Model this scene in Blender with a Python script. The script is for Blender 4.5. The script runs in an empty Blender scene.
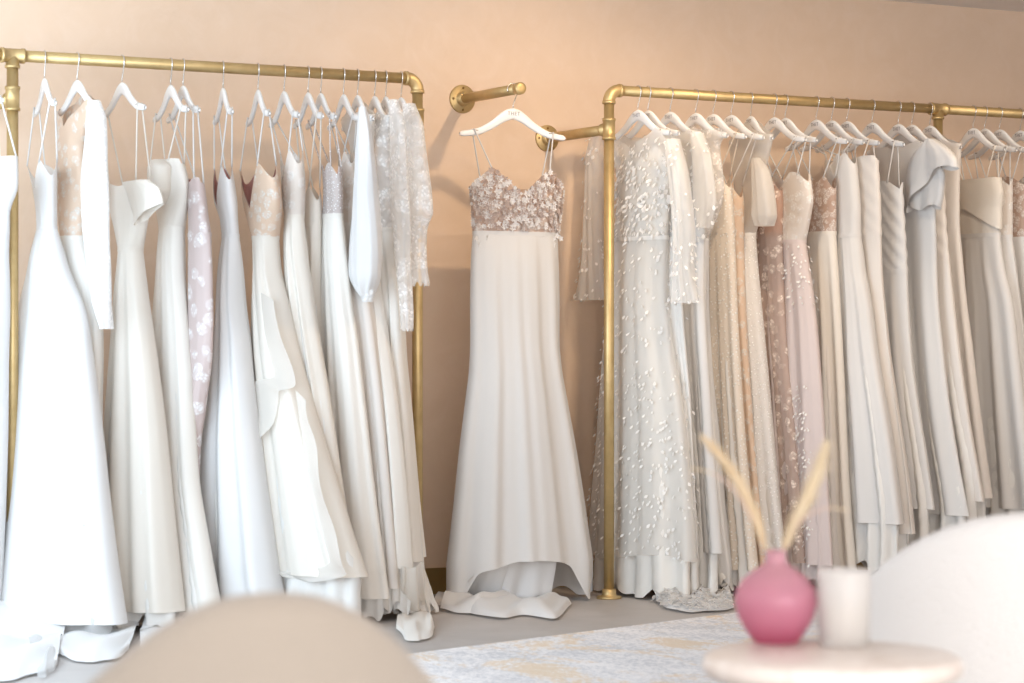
import bpy, bmesh, math, random
import numpy as np
from mathutils import Vector, Matrix, Quaternion
PI = math.pi
R = math.radians
rng = random.Random(7)
scene = bpy.context.scene
COL = scene.collection

# ------------------------------------------------------------------ camera frame (measured from the photograph)
F = 2450.0                       # focal length in pixels of a 1024 px wide frame
YAW = 28.9                       # view axis turned from the wall normal, degrees
CAMZ = 1.023
HOR = 341.5
VIEW = np.array([math.sin(R(YAW)), math.cos(R(YAW))])
RIGHT = np.array([math.cos(R(YAW)), -math.sin(R(YAW))])
RY = -0.50                       # the rails hang half a metre off the wall (wall plane y = 0)
RAILZ = 2.024
D0 = 9.753
CAM = np.array([0.0, RY]) - D0 * (VIEW + (609.0 - 512) / F * RIGHT)

def ray(px): return VIEW + (px - 512.0) / F * RIGHT
def hit_y(px, y):                # the pixel column meets the vertical plane at distance y from the wall
    r = ray(px); s = (y - CAM[1]) / r[1]
    return CAM[0] + s * r[0], s
def rail_x(px): return hit_y(px, RY)[0]
def z_at(py, s): return CAMZ - (py - HOR) * s / F
def floor_pt(px, py, z=0.0):
    s = (CAMZ - z) * F / (py - HOR); p = CAM + s * ray(px)
    return Vector((p[0], p[1], z))
def at(px, py, s):
    p = CAM + s * ray(px)
    return Vector((p[0], p[1], z_at(py, s)))
def psi(px): return YAW + math.degrees(math.atan((px - 512) / F))

# ------------------------------------------------------------------ materials
def new_mat(name):
    m = bpy.data.materials.new(name); m.use_nodes = True
    nt = m.node_tree; nt.nodes.clear()
    out = nt.nodes.new('ShaderNodeOutputMaterial')
    return m, nt, out
def N(nt, t, **kw):
    n = nt.nodes.new(t)
    for k, v in kw.items():
        if k in n.inputs.keys(): n.inputs[k].default_value = v
        else: setattr(n, k, v)
    return n
def c4(c): return (c[0], c[1], c[2], 1.0)
def coords(nt, scale=(1, 1, 1)):
    tc = N(nt, 'ShaderNodeTexCoord'); mp = N(nt, 'ShaderNodeMapping')
    mp.inputs['Scale'].default_value = scale
    nt.links.new(tc.outputs['Object'], mp.inputs['Vector'])
    return mp.outputs['Vector']
def noise(nt, vec, scale, detail=3, rough=0.5, dist=0.0):
    n = N(nt, 'ShaderNodeTexNoise', Scale=scale, Detail=detail, Roughness=rough, Distortion=dist)
    nt.links.new(vec, n.inputs['Vector']); return n.outputs['Fac']
def ramp(nt, fac, stops):
    r = N(nt, 'ShaderNodeValToRGB'); e = r.color_ramp.elements
    while len(e) < len(stops): e.new(0.5)
    for i, (p, c) in enumerate(stops):
        e[i].position = p; e[i].color = c4(c) if len(c) == 3 else c
    nt.links.new(fac, r.inputs['Fac']); return r.outputs['Color']
def mixc(nt, fac, a, b):
    m = N(nt, 'ShaderNodeMix', data_type='RGBA')
    for sock, v in ((m.inputs[0], fac), (m.inputs[6], a), (m.inputs[7], b)):
        if isinstance(v, (int, float)): sock.default_value = v
        elif isinstance(v, tuple): sock.default_value = c4(v)
        else: nt.links.new(v, sock)
    return m.outputs[2]
def math_(nt, op, a, b=0.0):
    m = N(nt, 'ShaderNodeMath', operation=op)
    for i, v in enumerate((a, b)):
        if isinstance(v, (int, float)): m.inputs[i].default_value = v
        else: nt.links.new(v, m.inputs[i])
    return m.outputs[0]
def bump(nt, h, strength, dist):
    b = N(nt, 'ShaderNodeBump', Strength=strength, Distance=dist)
    nt.links.new(h, b.inputs['Height']); return b.outputs['Normal']
def principled(nt, col, rough=0.5, metal=0.0, sheen=0.0, spec=0.5, normal=None, **kw):
    p = N(nt, 'ShaderNodeBsdfPrincipled', Roughness=rough, Metallic=metal)
    p.inputs['Sheen Weight'].default_value = sheen
    p.inputs['Specular IOR Level'].default_value = spec
    if isinstance(col, tuple): p.inputs['Base Color'].default_value = c4(col)
    else: nt.links.new(col, p.inputs['Base Color'])
    if normal is not None: nt.links.new(normal, p.inputs['Normal'])
    for k, v in kw.items(): p.inputs[k].default_value = v
    return p
def mixs(nt, fac, a, b):
    m = N(nt, 'ShaderNodeMixShader')
    if isinstance(fac, (int, float)): m.inputs[0].default_value = fac
    else: nt.links.new(fac, m.inputs[0])
    nt.links.new(a, m.inputs[1]); nt.links.new(b, m.inputs[2]); return m.outputs[0]
def simple(name, col, rough=0.5, metal=0.0, **kw):
    m, nt, out = new_mat(name)
    nt.links.new(principled(nt, col, rough, metal, **kw).outputs[0], out.inputs[0]); return m
def cloth_shader(nt, col, rough, trans, sheen, bump_s, scale=220):
    v = coords(nt)
    nrm = bump(nt, noise(nt, v, scale, 2), bump_s, 0.002)
    p = principled(nt, col, rough, 0, sheen, 0.35, nrm)
    t = N(nt, 'ShaderNodeBsdfTranslucent')
    if isinstance(col, tuple): t.inputs['Color'].default_value = c4(col)
    else: nt.links.new(col, t.inputs['Color'])
    return mixs(nt, trans, p.outputs[0], t.outputs[0])
def satin(name, col, rough=0.42, trans=0.20, sheen=0.15):
    m, nt, out = new_mat(name)
    nt.links.new(cloth_shader(nt, col, rough, trans, sheen, 0.12), out.inputs[0]); return m
def lace_mask(nt, scale=1.0, fill=0.5):
    """soft floral motifs joined by a net of fine threads"""
    v = coords(nt)
    nz = N(nt, 'ShaderNodeTexNoise', Scale=26 * scale, Detail=2); nt.links.new(v, nz.inputs['Vector'])
    vm = N(nt, 'ShaderNodeVectorMath', operation='SCALE'); nt.links.new(nz.outputs['Color'], vm.inputs[0]); vm.inputs['Scale'].default_value = 0.03 / scale
    va = N(nt, 'ShaderNodeVectorMath', operation='ADD'); nt.links.new(v, va.inputs[0]); nt.links.new(vm.outputs[0], va.inputs[1])
    big = N(nt, 'ShaderNodeTexVoronoi', Scale=17 * scale); nt.links.new(va.outputs[0], big.inputs['Vector'])
    small = N(nt, 'ShaderNodeTexVoronoi', Scale=60 * scale); nt.links.new(va.outputs[0], small.inputs['Vector'])
    a = ramp(nt, big.outputs['Distance'], [(fill * 0.75, (1, 1, 1)), (fill, (0, 0, 0))])
    b = ramp(nt, small.outputs['Distance'], [(0.30, (1, 1, 1)), (0.52, (0.15, 0.15, 0.15))])
    rgb = N(nt, 'ShaderNodeMix', data_type='RGBA', blend_type='MULTIPLY'); rgb.inputs[0].default_value = 0.75
    nt.links.new(a, rgb.inputs[6]); nt.links.new(b, rgb.inputs[7])
    return rgb.outputs[2]
def lace_sheer(name, col, base=0.3, scale=1.0, fill=0.5, peak=1.0, ground=None):
    m, nt, out = new_mat(name)
    mask = lace_mask(nt, scale, fill)
    c = col if ground is None else mixc(nt, mask, ground, col)
    sh = cloth_shader(nt, c, 0.6, 0.3, 0.2, 0.1)
    tr = N(nt, 'ShaderNodeBsdfTransparent')
    mr = N(nt, 'ShaderNodeMapRange'); mr.inputs['To Min'].default_value = base; mr.inputs['To Max'].default_value = peak
    nt.links.new(mask, mr.inputs['Value'])
    nt.links.new(mixs(nt, mr.outputs[0], tr.outputs[0], sh), out.inputs[0]); return m
def lace_lined(name, nude, col, scale=1.0, fill=0.5):
    m, nt, out = new_mat(name)
    mask = lace_mask(nt, scale, fill)
    c = mixc(nt, mask, nude, col)
    nrm = bump(nt, mask, 0.5, 0.004)
    p = principled(nt, c, 0.55, 0, 0.15, 0.4, nrm)
    t = N(nt, 'ShaderNodeBsdfTranslucent'); nt.links.new(c, t.inputs['Color'])
    nt.links.new(mixs(nt, 0.2, p.outputs[0], t.outputs[0]), out.inputs[0]); return m
def tulle(name, col, alpha=0.55):
    m, nt, out = new_mat(name)
    sh = cloth_shader(nt, col, 0.6, 0.4, 0.25, 0.08)
    tr = N(nt, 'ShaderNodeBsdfTransparent')
    nt.links.new(mixs(nt, alpha, tr.outputs[0], sh), out.inputs[0]); return m
def sequin(name, col, spark=(1, 0.97, 0.93), alpha=1.0, scale=1.0):
    m, nt, out = new_mat(name)
    v = coords(nt)
    vo = N(nt, 'ShaderNodeTexVoronoi', Scale=95 * scale); nt.links.new(v, vo.inputs['Vector'])
    dots = ramp(nt, vo.outputs['Distance'], [(0.25, (1, 1, 1)), (0.38, (0, 0, 0))])
    sx = N(nt, 'ShaderNodeSeparateColor'); nt.links.new(vo.outputs['Color'], sx.inputs[0])
    sel = math_(nt, 'MULTIPLY', dots, math_(nt, 'GREATER_THAN', sx.outputs[0], 0.25))
    c = mixc(nt, sel, col, spark)
    nrm = bump(nt, sel, 0.6, 0.004)
    p = principled(nt, c, 0.45, 0, 0.1, 0.6, nrm)
    t = N(nt, 'ShaderNodeBsdfTranslucent'); nt.links.new(c, t.inputs['Color'])
    sh = mixs(nt, 0.25, p.outputs[0], t.outputs[0])
    if alpha < 1:
        tr = N(nt, 'ShaderNodeBsdfTransparent')
        al = math_(nt, 'MAXIMUM', sel, alpha)
        sh = mixs(nt, al, tr.outputs[0], sh)
    nt.links.new(sh, out.inputs[0]); return m

M = {}
WHITE = (0.75, 0.735, 0.725); IVORY = (0.69, 0.665, 0.642); CREAM = (0.75, 0.695, 0.625); BLUSH = (0.70, 0.605, 0.58)
M['white'] = satin('white satin', WHITE)
M['ivory'] = satin('ivory crepe', IVORY, 0.5)
M['warm'] = satin('warm ivory satin', (0.80, 0.76, 0.705))
M['cream'] = satin('cream satin', CREAM, 0.42)
M['champagne'] = satin('champagne crepe', (0.73, 0.675, 0.625), 0.5)
M['blush'] = satin('blush chiffon', BLUSH, 0.6, 0.3)
M['lining'] = satin('ivory lining', (0.76, 0.735, 0.70), 0.6, 0.2)
M['nude'] = satin('nude lining', (0.62, 0.36, 0.25), 0.6, 0.2)
M['rose_lining'] = satin('dusty rose lining', (0.45, 0.22, 0.19), 0.6, 0.2)
M['tulle'] = tulle('white tulle', WHITE, 0.6)
M['tulle_ivory'] = tulle('ivory tulle', (0.79, 0.75, 0.70), 0.72)
M['tulle_thin'] = tulle('illusion tulle', (0.9, 0.83, 0.77), 0.22)
M['lace_white'] = lace_sheer('white lace', (0.86, 0.85, 0.84), 0.7, 1.1, 0.6)
M['lace_sheer'] = lace_sheer('sheer lace', (0.88, 0.86, 0.84), 0.42, 1.2, 0.6)
M['lace_tan'] = lace_lined('tan lace', (0.62, 0.44, 0.32), (0.74, 0.69, 0.63), 1.5, 0.45)
M['lace_nude'] = lace_lined('champagne lace', (0.70, 0.53, 0.40), (0.76, 0.71, 0.65), 1.6, 0.5)
M['lace_blush'] = lace_lined('blush lace', (0.58, 0.475, 0.45), (0.82, 0.79, 0.78), 1.05, 0.48)
M['lace_ivory'] = lace_lined('ivory lace', (0.70, 0.63, 0.57), (0.83, 0.805, 0.78), 1.5, 0.58)
M['silver_bead'] = sequin('silver beading', (0.60, 0.53, 0.50), (0.97, 0.95, 0.95), 1, 1.2)
M['tan_bead'] = lace_lined('tan beaded lace', (0.47, 0.33, 0.26), (0.76, 0.69, 0.64), 2.4, 0.60)
M['sequin_beige'] = sequin('beige sequins', (0.76, 0.67, 0.57), (0.95, 0.91, 0.86), 1, 0.8)
M['sparkle'] = sequin('sparkle tulle', (0.86, 0.83, 0.80), (0.98, 0.97, 0.96), 0.8, 0.9)
M['sheer_taupe'] = lace_sheer('taupe sheer lace', (0.86, 0.76, 0.68), 0.5, 1.3, 0.45, 1.0, (0.58, 0.43, 0.35))
M['petal'] = satin('petal organza', (0.80, 0.785, 0.77), 0.5, 0.3)
M['petal_tulle'] = tulle('petal gown tulle', (0.85, 0.82, 0.78), 0.7)
M['petal_sheer'] = tulle('petal gown sheer top', (0.90, 0.875, 0.84), 0.48)
M['applique'] = satin('white applique', (0.80, 0.765, 0.745), 0.5, 0.25)
M['applique_pink'] = satin('blush applique', (0.55, 0.44, 0.39), 0.5, 0.25)
M['hanger'] = simple('white lacquer', (0.80, 0.785, 0.775), 0.35)
M['steel'] = simple('hook steel', (0.75, 0.73, 0.70), 0.25, 1.0)
M['mark'] = simple('grey print', (0.30, 0.28, 0.28), 0.6)
M['notch'] = simple('notch shadow line', (0.35, 0.30, 0.27), 0.6)

def brass():
    m, nt, out = new_mat('brushed brass')
    v = coords(nt)
    n = noise(nt, v, 18, 4, 0.6)
    col = ramp(nt, n, [(0.3, (0.50, 0.355, 0.16)), (0.7, (0.60, 0.44, 0.22))])
    rr = N(nt, 'ShaderNodeMapRange'); rr.inputs['To Min'].default_value = 0.38; rr.inputs['To Max'].default_value = 0.52
    nt.links.new(n, rr.inputs['Value'])
    p = principled(nt, col, 0.4, 0.75); nt.links.new(rr.outputs[0], p.inputs['Roughness'])
    nt.links.new(p.outputs[0], out.inputs[0]); return m
M['brass'] = brass()
M['brass_dark'] = simple('brass seam', (0.30, 0.19, 0.07), 0.4, 1.0)

def wall_mat():
    m, nt, out = new_mat('limewashed plaster')
    v = coords(nt)
    n1 = noise(nt, v, 1.4, 6, 0.62, 1.2)
    n2 = noise(nt, v, 5.0, 6, 0.7, 2.0)
    c1 = ramp(nt, n1, [(0.3, (0.715, 0.535, 0.392)), (0.7, (0.77, 0.585, 0.44))])
    c = mixc(nt, math_(nt, 'MULTIPLY', ramp(nt, n2, [(0.45, (0, 0, 0)), (0.7, (1, 1, 1))]), 0.45), c1, (0.785, 0.615, 0.49))
    nrm = bump(nt, n2, 0.08, 0.01)
    p = principled(nt, c, 0.6, 0, 0, 0.3, nrm)
    nt.links.new(p.outputs[0], out.inputs[0]); return m
M['wall'] = wall_mat()
M['ceiling'] = simple('ceiling paint', (0.82, 0.77, 0.73), 0.8)
def floor_mat():
    m, nt, out = new_mat('grey floor')
    v = coords(nt, (1, 1, 1))
    n1 = noise(nt, v, 3.0, 6, 0.6, 0.6); n2 = noise(nt, v, 40, 3)
    c = ramp(nt, n1, [(0.3, (0.335, 0.305, 0.285)), (0.7, (0.42, 0.385, 0.365))])
    c = mixc(nt, math_(nt, 'MULTIPLY', n2, 0.2), c, (0.5, 0.46, 0.43))
    p = principled(nt, c, 0.5, 0, 0, 0.4, bump(nt, n2, 0.05, 0.003))
    nt.links.new(p.outputs[0], out.inputs[0]); return m
M['floor'] = floor_mat()
M['base'] = simple('bronze baseboard', (0.36, 0.25, 0.10), 0.4, 0.7)
def coords_rug(nt):
    tc = N(nt, 'ShaderNodeTexCoord'); mp = N(nt, 'ShaderNodeMapping')
    mp.inputs['Rotation'].default_value = (0, 0, R(-17)); mp.inputs['Scale'].default_value = (2.4, 1.5, 1)
    nt.links.new(tc.outputs['Object'], mp.inputs['Vector']); return mp.outputs['Vector']
def rug_mat():
    m, nt, out = new_mat('distressed rug')
    v = coords(nt)
    v = coords_rug(nt)
    sp = noise(nt, v, 30, 5, 0.8); bl = noise(nt, v, 2.0, 5, 0.65, 0.8)
    mp = N(nt, 'ShaderNodeMapping'); mp.inputs['Location'].default_value = (4.3, 7.7, 0); nt.links.new(v, mp.inputs['Vector'])
    g = noise(nt, mp.outputs[0], 1.5, 6, 0.7, 0.5)
    fine = noise(nt, v, 120, 3, .7)
    white = (0.76, 0.71, 0.685)
    blue = ramp(nt, math_(nt, 'ADD', math_(nt, 'MULTIPLY', sp, 0.75), math_(nt, 'MULTIPLY', bl, 0.35)), [(0.50, (0, 0, 0)), (0.60, (1, 1, 1))])
    c = mixc(nt, math_(nt, 'MULTIPLY', blue, 0.72), white, (0.33, 0.32, 0.345))
    gold = ramp(nt, math_(nt, 'ADD', math_(nt, 'MULTIPLY', g, 0.75), math_(nt, 'MULTIPLY', sp, 0.35)), [(0.57, (0, 0, 0)), (0.61, (1, 1, 1))])
    c = mixc(nt, math_(nt, 'MULTIPLY', gold, 0.85), c, (0.66, 0.46, 0.25))
    c = mixc(nt, math_(nt, 'MULTIPLY', ramp(nt, fine, [(.45, (0, 0, 0)), (.62, (1, 1, 1))]), 0.45), c, (0.76, 0.73, 0.73))
    p = principled(nt, c, 0.9, 0, 0.2, 0.2, bump(nt, fine, 0.5, 0.006))
    nt.links.new(p.outputs[0], out.inputs[0]); return m
M['rug'] = rug_mat()
def boucle(name, col, s=210):
    m, nt, out = new_mat(name)
    v = coords(nt)
    vo = N(nt, 'ShaderNodeTexVoronoi', Scale=s); nt.links.new(v, vo.inputs['Vector'])
    n = noise(nt, v, 90, 3)
    h = math_(nt, 'ADD', math_(nt, 'MULTIPLY', vo.outputs['Distance'], -0.8), n)
    p = principled(nt, col, 0.95, 0, 0.35, 0.15, bump(nt, h, 0.4, 0.008))
    nt.links.new(p.outputs[0], out.inputs[0]); return m
M['boucle_white'] = boucle('white boucle', (0.80, 0.79, 0.78))
M['boucle_beige'] = boucle('beige boucle', (0.385, 0.335, 0.285))
def marble():
    m, nt, out = new_mat('pale marble')
    v = coords(nt)
    n = noise(nt, v, 7, 6, 0.6, 1.5)
    c = ramp(nt, n, [(0.42, (0.86, 0.785, 0.73)), (0.5, (0.79, 0.705, 0.65)), (0.56, (0.88, 0.81, 0.76))])
    nt.links.new(principled(nt, c, 0.3).outputs[0], out.inputs[0]); return m
M['marble'] = marble()
def pink_glass():
    m, nt, out = new_mat('pink glass')
    v = coords(nt)
    nz = noise(nt, v, 45, 3)
    sz = N(nt, 'ShaderNodeSeparateXYZ'); nt.links.new(v, sz.inputs[0])
    dye = math_(nt, 'DIVIDE', math_(nt, 'SUBTRACT', sz.outputs[2], 0.5), 0.16)
    g = N(nt, 'ShaderNodeBsdfGlass', Roughness=0.22, IOR=1.35); g.inputs['Color'].default_value = (0.97, 0.66, 0.74, 1)
    d = principled(nt, ramp(nt, dye, [(0.02, (0.76, 0.23, 0.38)), (0.22, (0.85, 0.42, 0.56)), (0.55, (0.90, 0.56, 0.68)), (0.8, (0.90, 0.68, 0.75))]), 0.2, 0, 0, 0.5, bump(nt, nz, 0.15, 0.004))
    t = N(nt, 'ShaderNodeBsdfTranslucent'); nt.links.new(ramp(nt, dye, [(0.02, (0.82, 0.32, 0.48)), (0.25, (0.94, 0.60, 0.73)), (0.7, (0.96, 0.76, 0.84))]), t.inputs['Color'])
    a = mixs(nt, 0.5, d.outputs[0], t.outputs[0])
    nt.links.new(mixs(nt, 0.5, g.outputs[0], a), out.inputs[0]); return m
M['pink'] = pink_glass()
def frosted():
    m, nt, out = new_mat('frosted white glass')
    g = N(nt, 'ShaderNodeBsdfGlass', Roughness=0.15, IOR=1.3); g.inputs['Color'].default_value = (0.97, 0.96, 0.95, 1)
    d = principled(nt, (0.97, 0.955, 0.945), 0.2)
    t = N(nt, 'ShaderNodeBsdfTranslucent'); t.inputs['Color'].default_value = (0.95, 0.94, 0.93, 1)
    nt.links.new(mixs(nt, 0.6, g.outputs[0], mixs(nt, 0.45, d.outputs[0], t.outputs[0])), out.inputs[0]); return m
M['frosted'] = frosted()
M['wax'] = simple('candle wax', (0.86, 0.80, 0.72), 0.5)
M['wick'] = simple('candle wick', (0.25, 0.2, 0.17), 0.9)
M['plume_tan'] = satin('tan plume', (0.88, 0.75, 0.55), 0.9, 0.35)
M['plume_cream'] = satin('cream plume', (0.90, 0.80, 0.62), 0.9, 0.35)
M['stem'] = simple('dry stem', (0.66, 0.55, 0.38), 0.8)
M['sprig'] = satin('pale pink sprig', (0.82, 0.66, 0.58), 0.9, 0.3)
M['dark_wood'] = simple('dark chair base', (0.16, 0.11, 0.08), 0.5)

# ------------------------------------------------------------------ object helpers
def meta(o, label=None, cat=None, group=None, kind=None):
    if label: o['label'] = label
    if cat: o['category'] = cat
    if group: o['group'] = group
    if kind: o['kind'] = kind
    return o
def thing(name, loc, label, cat, group=None, rotz=0.0):
    o = bpy.data.objects.new(name, None); COL.objects.link(o)
    o.empty_display_size = 0.05
    o.location = loc; o.rotation_euler = (0, 0, rotz)
    return meta(o, label, cat, group)
def mk(name, verts, faces, mat, parent=None, smooth=True, world=True, label=None, kind=None, mids=None):
    off = Vector((0, 0, 0))
    if parent is not None and world:
        off = parent.location.copy()
        if parent.parent is not None: off = off + parent.parent.location
    me = bpy.data.meshes.new(name)
    me.from_pydata([(v[0] - off[0], v[1] - off[1], v[2] - off[2]) for v in verts], [], faces)
    for mm in (mat if isinstance(mat, (list, tuple)) else [mat]): me.materials.append(mm)
    if mids: me.polygons.foreach_set('material_index', mids)
    me.polygons.foreach_set('use_smooth', [smooth] * len(me.polygons))
    me.update()
    o = bpy.data.objects.new(name, me); COL.objects.link(o)
    if parent is not None: o.parent = parent
    return meta(o, label, None, None, kind)
class MB:
    def __init__(s): s.v = []; s.f = []; s.m = []
    def add(s, vs, fs, mi=0):
        b = len(s.v); s.v += [tuple(v) for v in vs]
        s.f += [tuple(i + b for i in f) for f in fs]; s.m += [mi] * len(fs)
    def build(s, name, mat, parent=None, **kw): return mk(name, s.v, s.f, mat, parent, mids=s.m, **kw)
def sweep(pts, radii, n=20, cap=True):
    pts = [Vector(p) for p in pts]
    if isinstance(radii, (int, float)): radii = [radii] * len(pts)
    tang = []
    for i in range(len(pts)):
        a = pts[max(0, i - 1)]; b = pts[min(len(pts) - 1, i + 1)]
        t = b - a
        if t.length < 1e-9: t = Vector(tang[-1]) if tang else Vector((0, 0, 1))
        tang.append(t.normalized())
    t0 = tang[0]
    u = t0.orthogonal().normalized()
    vs, fs = [], []
    for i, p in enumerate(pts):
        t = tang[i]
        u = (u - t * u.dot(t)).normalized(); w = t.cross(u)
        for k in range(n):
            a = 2 * PI * k / n
            vs.append(p + (u * math.cos(a) + w * math.sin(a)) * radii[i])
    for i in range(len(pts) - 1):
        for k in range(n):
            fs.append((i * n + k, i * n + (k + 1) % n, (i + 1) * n + (k + 1) % n, (i + 1) * n + k))
    if cap:
        fs.append(tuple(range(n))[::-1]); fs.append(tuple((len(pts) - 1) * n + k for k in range(n)))
    return vs, fs
def lathe_along(p, d, prof, n=32, cap=True):
    """prof: (distance along d, radius)"""
    p = Vector(p); d = Vector(d).normalized()
    u = d.orthogonal().normalized(); w = d.cross(u)
    vs, fs = [], []
    for h, r in prof:
        for k in range(n):
            a = 2 * PI * k / n
            vs.append(p + d * h + (u * math.cos(a) + w * math.sin(a)) * r)
    for i in range(len(prof) - 1):
        for k in range(n):
            fs.append((i * n + k, i * n + (k + 1) % n, (i + 1) * n + (k + 1) % n, (i + 1) * n + k))
    if cap:
        fs.append(tuple(range(n))[::-1]); fs.append(tuple((len(prof) - 1) * n + k for k in range(n)))
    return vs, fs
def box(x0, x1, y0, y1, z0, z1):
    v = [(x0, y0, z0), (x1, y0, z0), (x1, y1, z0), (x0, y1, z0), (x0, y0, z1), (x1, y0, z1), (x1, y1, z1), (x0, y1, z1)]
    return v, [(0, 3, 2, 1), (4, 5, 6, 7), (0, 1, 5, 4), (1, 2, 6, 5), (2, 3, 7, 6), (3, 0, 4, 7)]
def pchip(xs, ys, q):
    xs = np.array(xs, float); ys = np.array(ys, float)
    if len(xs) < 3: return np.interp(q, xs, ys)
    h = np.diff(xs); dl = np.diff(ys) / h
    m = np.zeros_like(ys)
    for i in range(1, len(xs) - 1):
        if dl[i - 1] * dl[i] > 0:
            w1 = 2 * h[i] + h[i - 1]; w2 = h[i] + 2 * h[i - 1]
            m[i] = (w1 + w2) / (w1 / dl[i - 1] + w2 / dl[i])
    m[0] = dl[0]; m[-1] = dl[-1]
    q = np.clip(q, xs[0], xs[-1])
    i = np.clip(np.searchsorted(xs, q) - 1, 0, len(xs) - 2)
    t = (q - xs[i]) / h[i]
    return ((2*t**3 - 3*t**2 + 1) * ys[i] + (t**3 - 2*t**2 + t) * h[i] * m[i] + (-2*t**3 + 3*t**2) * ys[i+1] + (t**3 - t**2) * h[i] * m[i+1])
def sstep(a, b, x):
    t = min(1, max(0, (x - a) / (b - a))); return t * t * (3 - 2 * t)

# ------------------------------------------------------------------ room shell
CEIL = 2.56
X0, X1, YF = -6.4, 5.0, -10.2
mk('wall_back', *box(X0, X1, 0, 0.12, 0, CEIL), M['wall'], smooth=False, kind='structure')
mk('wall_right', *box(X1, X1 + 0.12, YF, 0.12, 0, CEIL), M['wall'], smooth=False, kind='structure')
wl = MB(); XL = -3.5; wy0, wy1, wz0, wz1 = -3.35, -0.35, 0.30, 2.38; WYF = -3.65  # unseen left wall and window, added to carry the left daylight
for b_ in ((WYF, wy0, 0, CEIL), (wy1, 0.12, 0, CEIL), (wy0, wy1, 0, wz0), (wy0, wy1, wz1, CEIL)): wl.add(*box(XL - .12, XL, b_[0], b_[1], b_[2], b_[3]))
wl.build('wall_left', M['ceiling'], smooth=False, kind='structure')
wf = MB()
for b_ in ((wy0, wy0 + .06, wz0, wz1), (wy1 - .06, wy1, wz0, wz1), (wy0 + .06, wy1 - .06, wz0, wz0 + .06), (wy0 + .06, wy1 - .06, wz1 - .06, wz1), ((wy0 + wy1) / 2 - .03, (wy0 + wy1) / 2 + .03, wz0 + .06, wz1 - .06)): wf.add(*box(XL - .09, XL - .03, *b_))
wf.build('window_1', M['hanger'], smooth=False, kind='structure')
mk('floor', *box(X0, X1, YF, 0.12, -0.1, 0), M['floor'], smooth=False, kind='structure')
mk('ceiling', *box(X0, X1, YF, 0.12, CEIL, CEIL + 0.1), M['ceiling'], smooth=False, kind='structure')
mk('baseboard_back', *box(X0, X1, -0.014, 0.0, 0, 0.105), M['base'], smooth=False, kind='structure')

# rug
ra = floor_pt(425, 655); rb = floor_pt(700, 620)
e1 = (rb - ra).normalized(); e2 = Vector((e1.y, -e1.x, 0))
c0 = ra - e1 * 0.55; c1 = rb + e1 * 2.2
mb = MB(); nx, ny = 60, 40
W = (c1 - c0).length; H = 2.9
vs = []; fs = []
for j in range(ny + 1):
    for i in range(nx + 1):
        p = c0 + e1 * (W * i / nx) + e2 * (H * j / ny); vs.append((p.x, p.y, 0.011))
for j in range(ny):
    for i in range(nx):
        a = j * (nx + 1) + i; fs.append((a, a + nx + 1, a + nx + 2, a + 1))
k = [c0, c0 + e1 * W, c0 + e1 * W + e2 * H, c0 + e2 * H]
b = len(vs); vs += [(p.x, p.y, 0.011) for p in k] + [(p.x, p.y, 0.001) for p in k]
for i in range(4): fs.append((b + i, b + (i + 1) % 4, b + 4 + (i + 1) % 4, b + 4 + i))
rug = mk('area_rug', vs, fs, M['rug'], smooth=False)
meta(rug, 'pale distressed area rug with blue grey and gold patches on the floor', 'rug')

# ------------------------------------------------------------------ brass pipe racks
PR = 0.0205
def seamring(p, d, r=0.0275, w=0.006): return lathe_along(p, d, [(-w, r - 0.004), (-w, r), (w, r), (w, r - 0.004)], 28)
def pipe(name, a, b, parent, r=PR): return mk(name, *sweep([a, b], r, 28), M['brass'], parent)
def sleeve(name, p, d, L, parent, r=0.0255):
    m = MB(); p = Vector(p); d = Vector(d).normalized()
    m.add(*lathe_along(p - d * L / 2, d, [(0, PR), (0, r + .004), (.012, r + .004), (.014, r), (L - .014, r), (L - .012, r + .004), (L, r + .004), (L, PR)], 28))
    return m.build(name, M['brass'], parent)
def elbow(p, d1, d2, parent):
    """corner at p joining arms running along d1 and d2"""
    p = Vector(p); d1 = Vector(d1); d2 = Vector(d2); rr = 0.046
    m = MB(); pts = []
    for i in range(13):
        a = i / 12 * PI / 2
        pts.append(p + d1 * rr * (1 - math.sin(a)) + d2 * rr * (1 - math.cos(a)))
    m.add(*sweep(pts, 0.0242, 28))
    m.add(*lathe_along(p + d1 * rr, d1, [(-.003, .022), (-.003, .0268), (.009, .0268), (.009, PR)], 28))
    m.add(*lathe_along(p + d2 * rr, d2, [(-.003, .022), (-.003, .0268), (.009, .0268), (.009, PR)], 28))
    return m.build('elbow', M['brass'], parent)
def tee(p, d, branch, parent, name='tee_fitting'):
    p = Vector(p); d = Vector(d); br = Vector(branch); L = .085
    m = MB()
    m.add(*lathe_along(p - d * L / 2, d, [(0, PR), (0, .027), (.010, .027), (.011, .0246), (L - .011, .0246), (L - .010, .027), (L, .027), (L, PR)], 28))
    m.add(*lathe_along(p, br, [(.005, .0240), (.034, .0240), (.035, .0268), (.044, .0268), (.044, PR)], 28))
    return m.build(name, M['brass'], parent)
def flange(p, d, parent, r=0.055, name='flange', bolts=True):
    m = MB(); d = Vector(d); p = Vector(p)
    m.add(*lathe_along(p, d, [(0, r), (.006, r), (.009, r - .003), (.009, .033), (.012, .029), (.032, .027), (.032, PR)], 40))
    o = m.build(name, M['brass'], parent)
    if bolts:
        u = d.orthogonal().normalized(); w = d.cross(u)
        for k in range(4):
            a = PI / 4 + k * PI / 2
            q = p + (u * math.cos(a) + w * math.sin(a)) * (r - .013) + d * .009
            b_ = MB(); b_.add(*lathe_along(q, d, [(0, .005), (.002, .005), (.0035, .003)], 10))
            b_.build('screw', M['brass_dark'], o)
    return o
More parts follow.
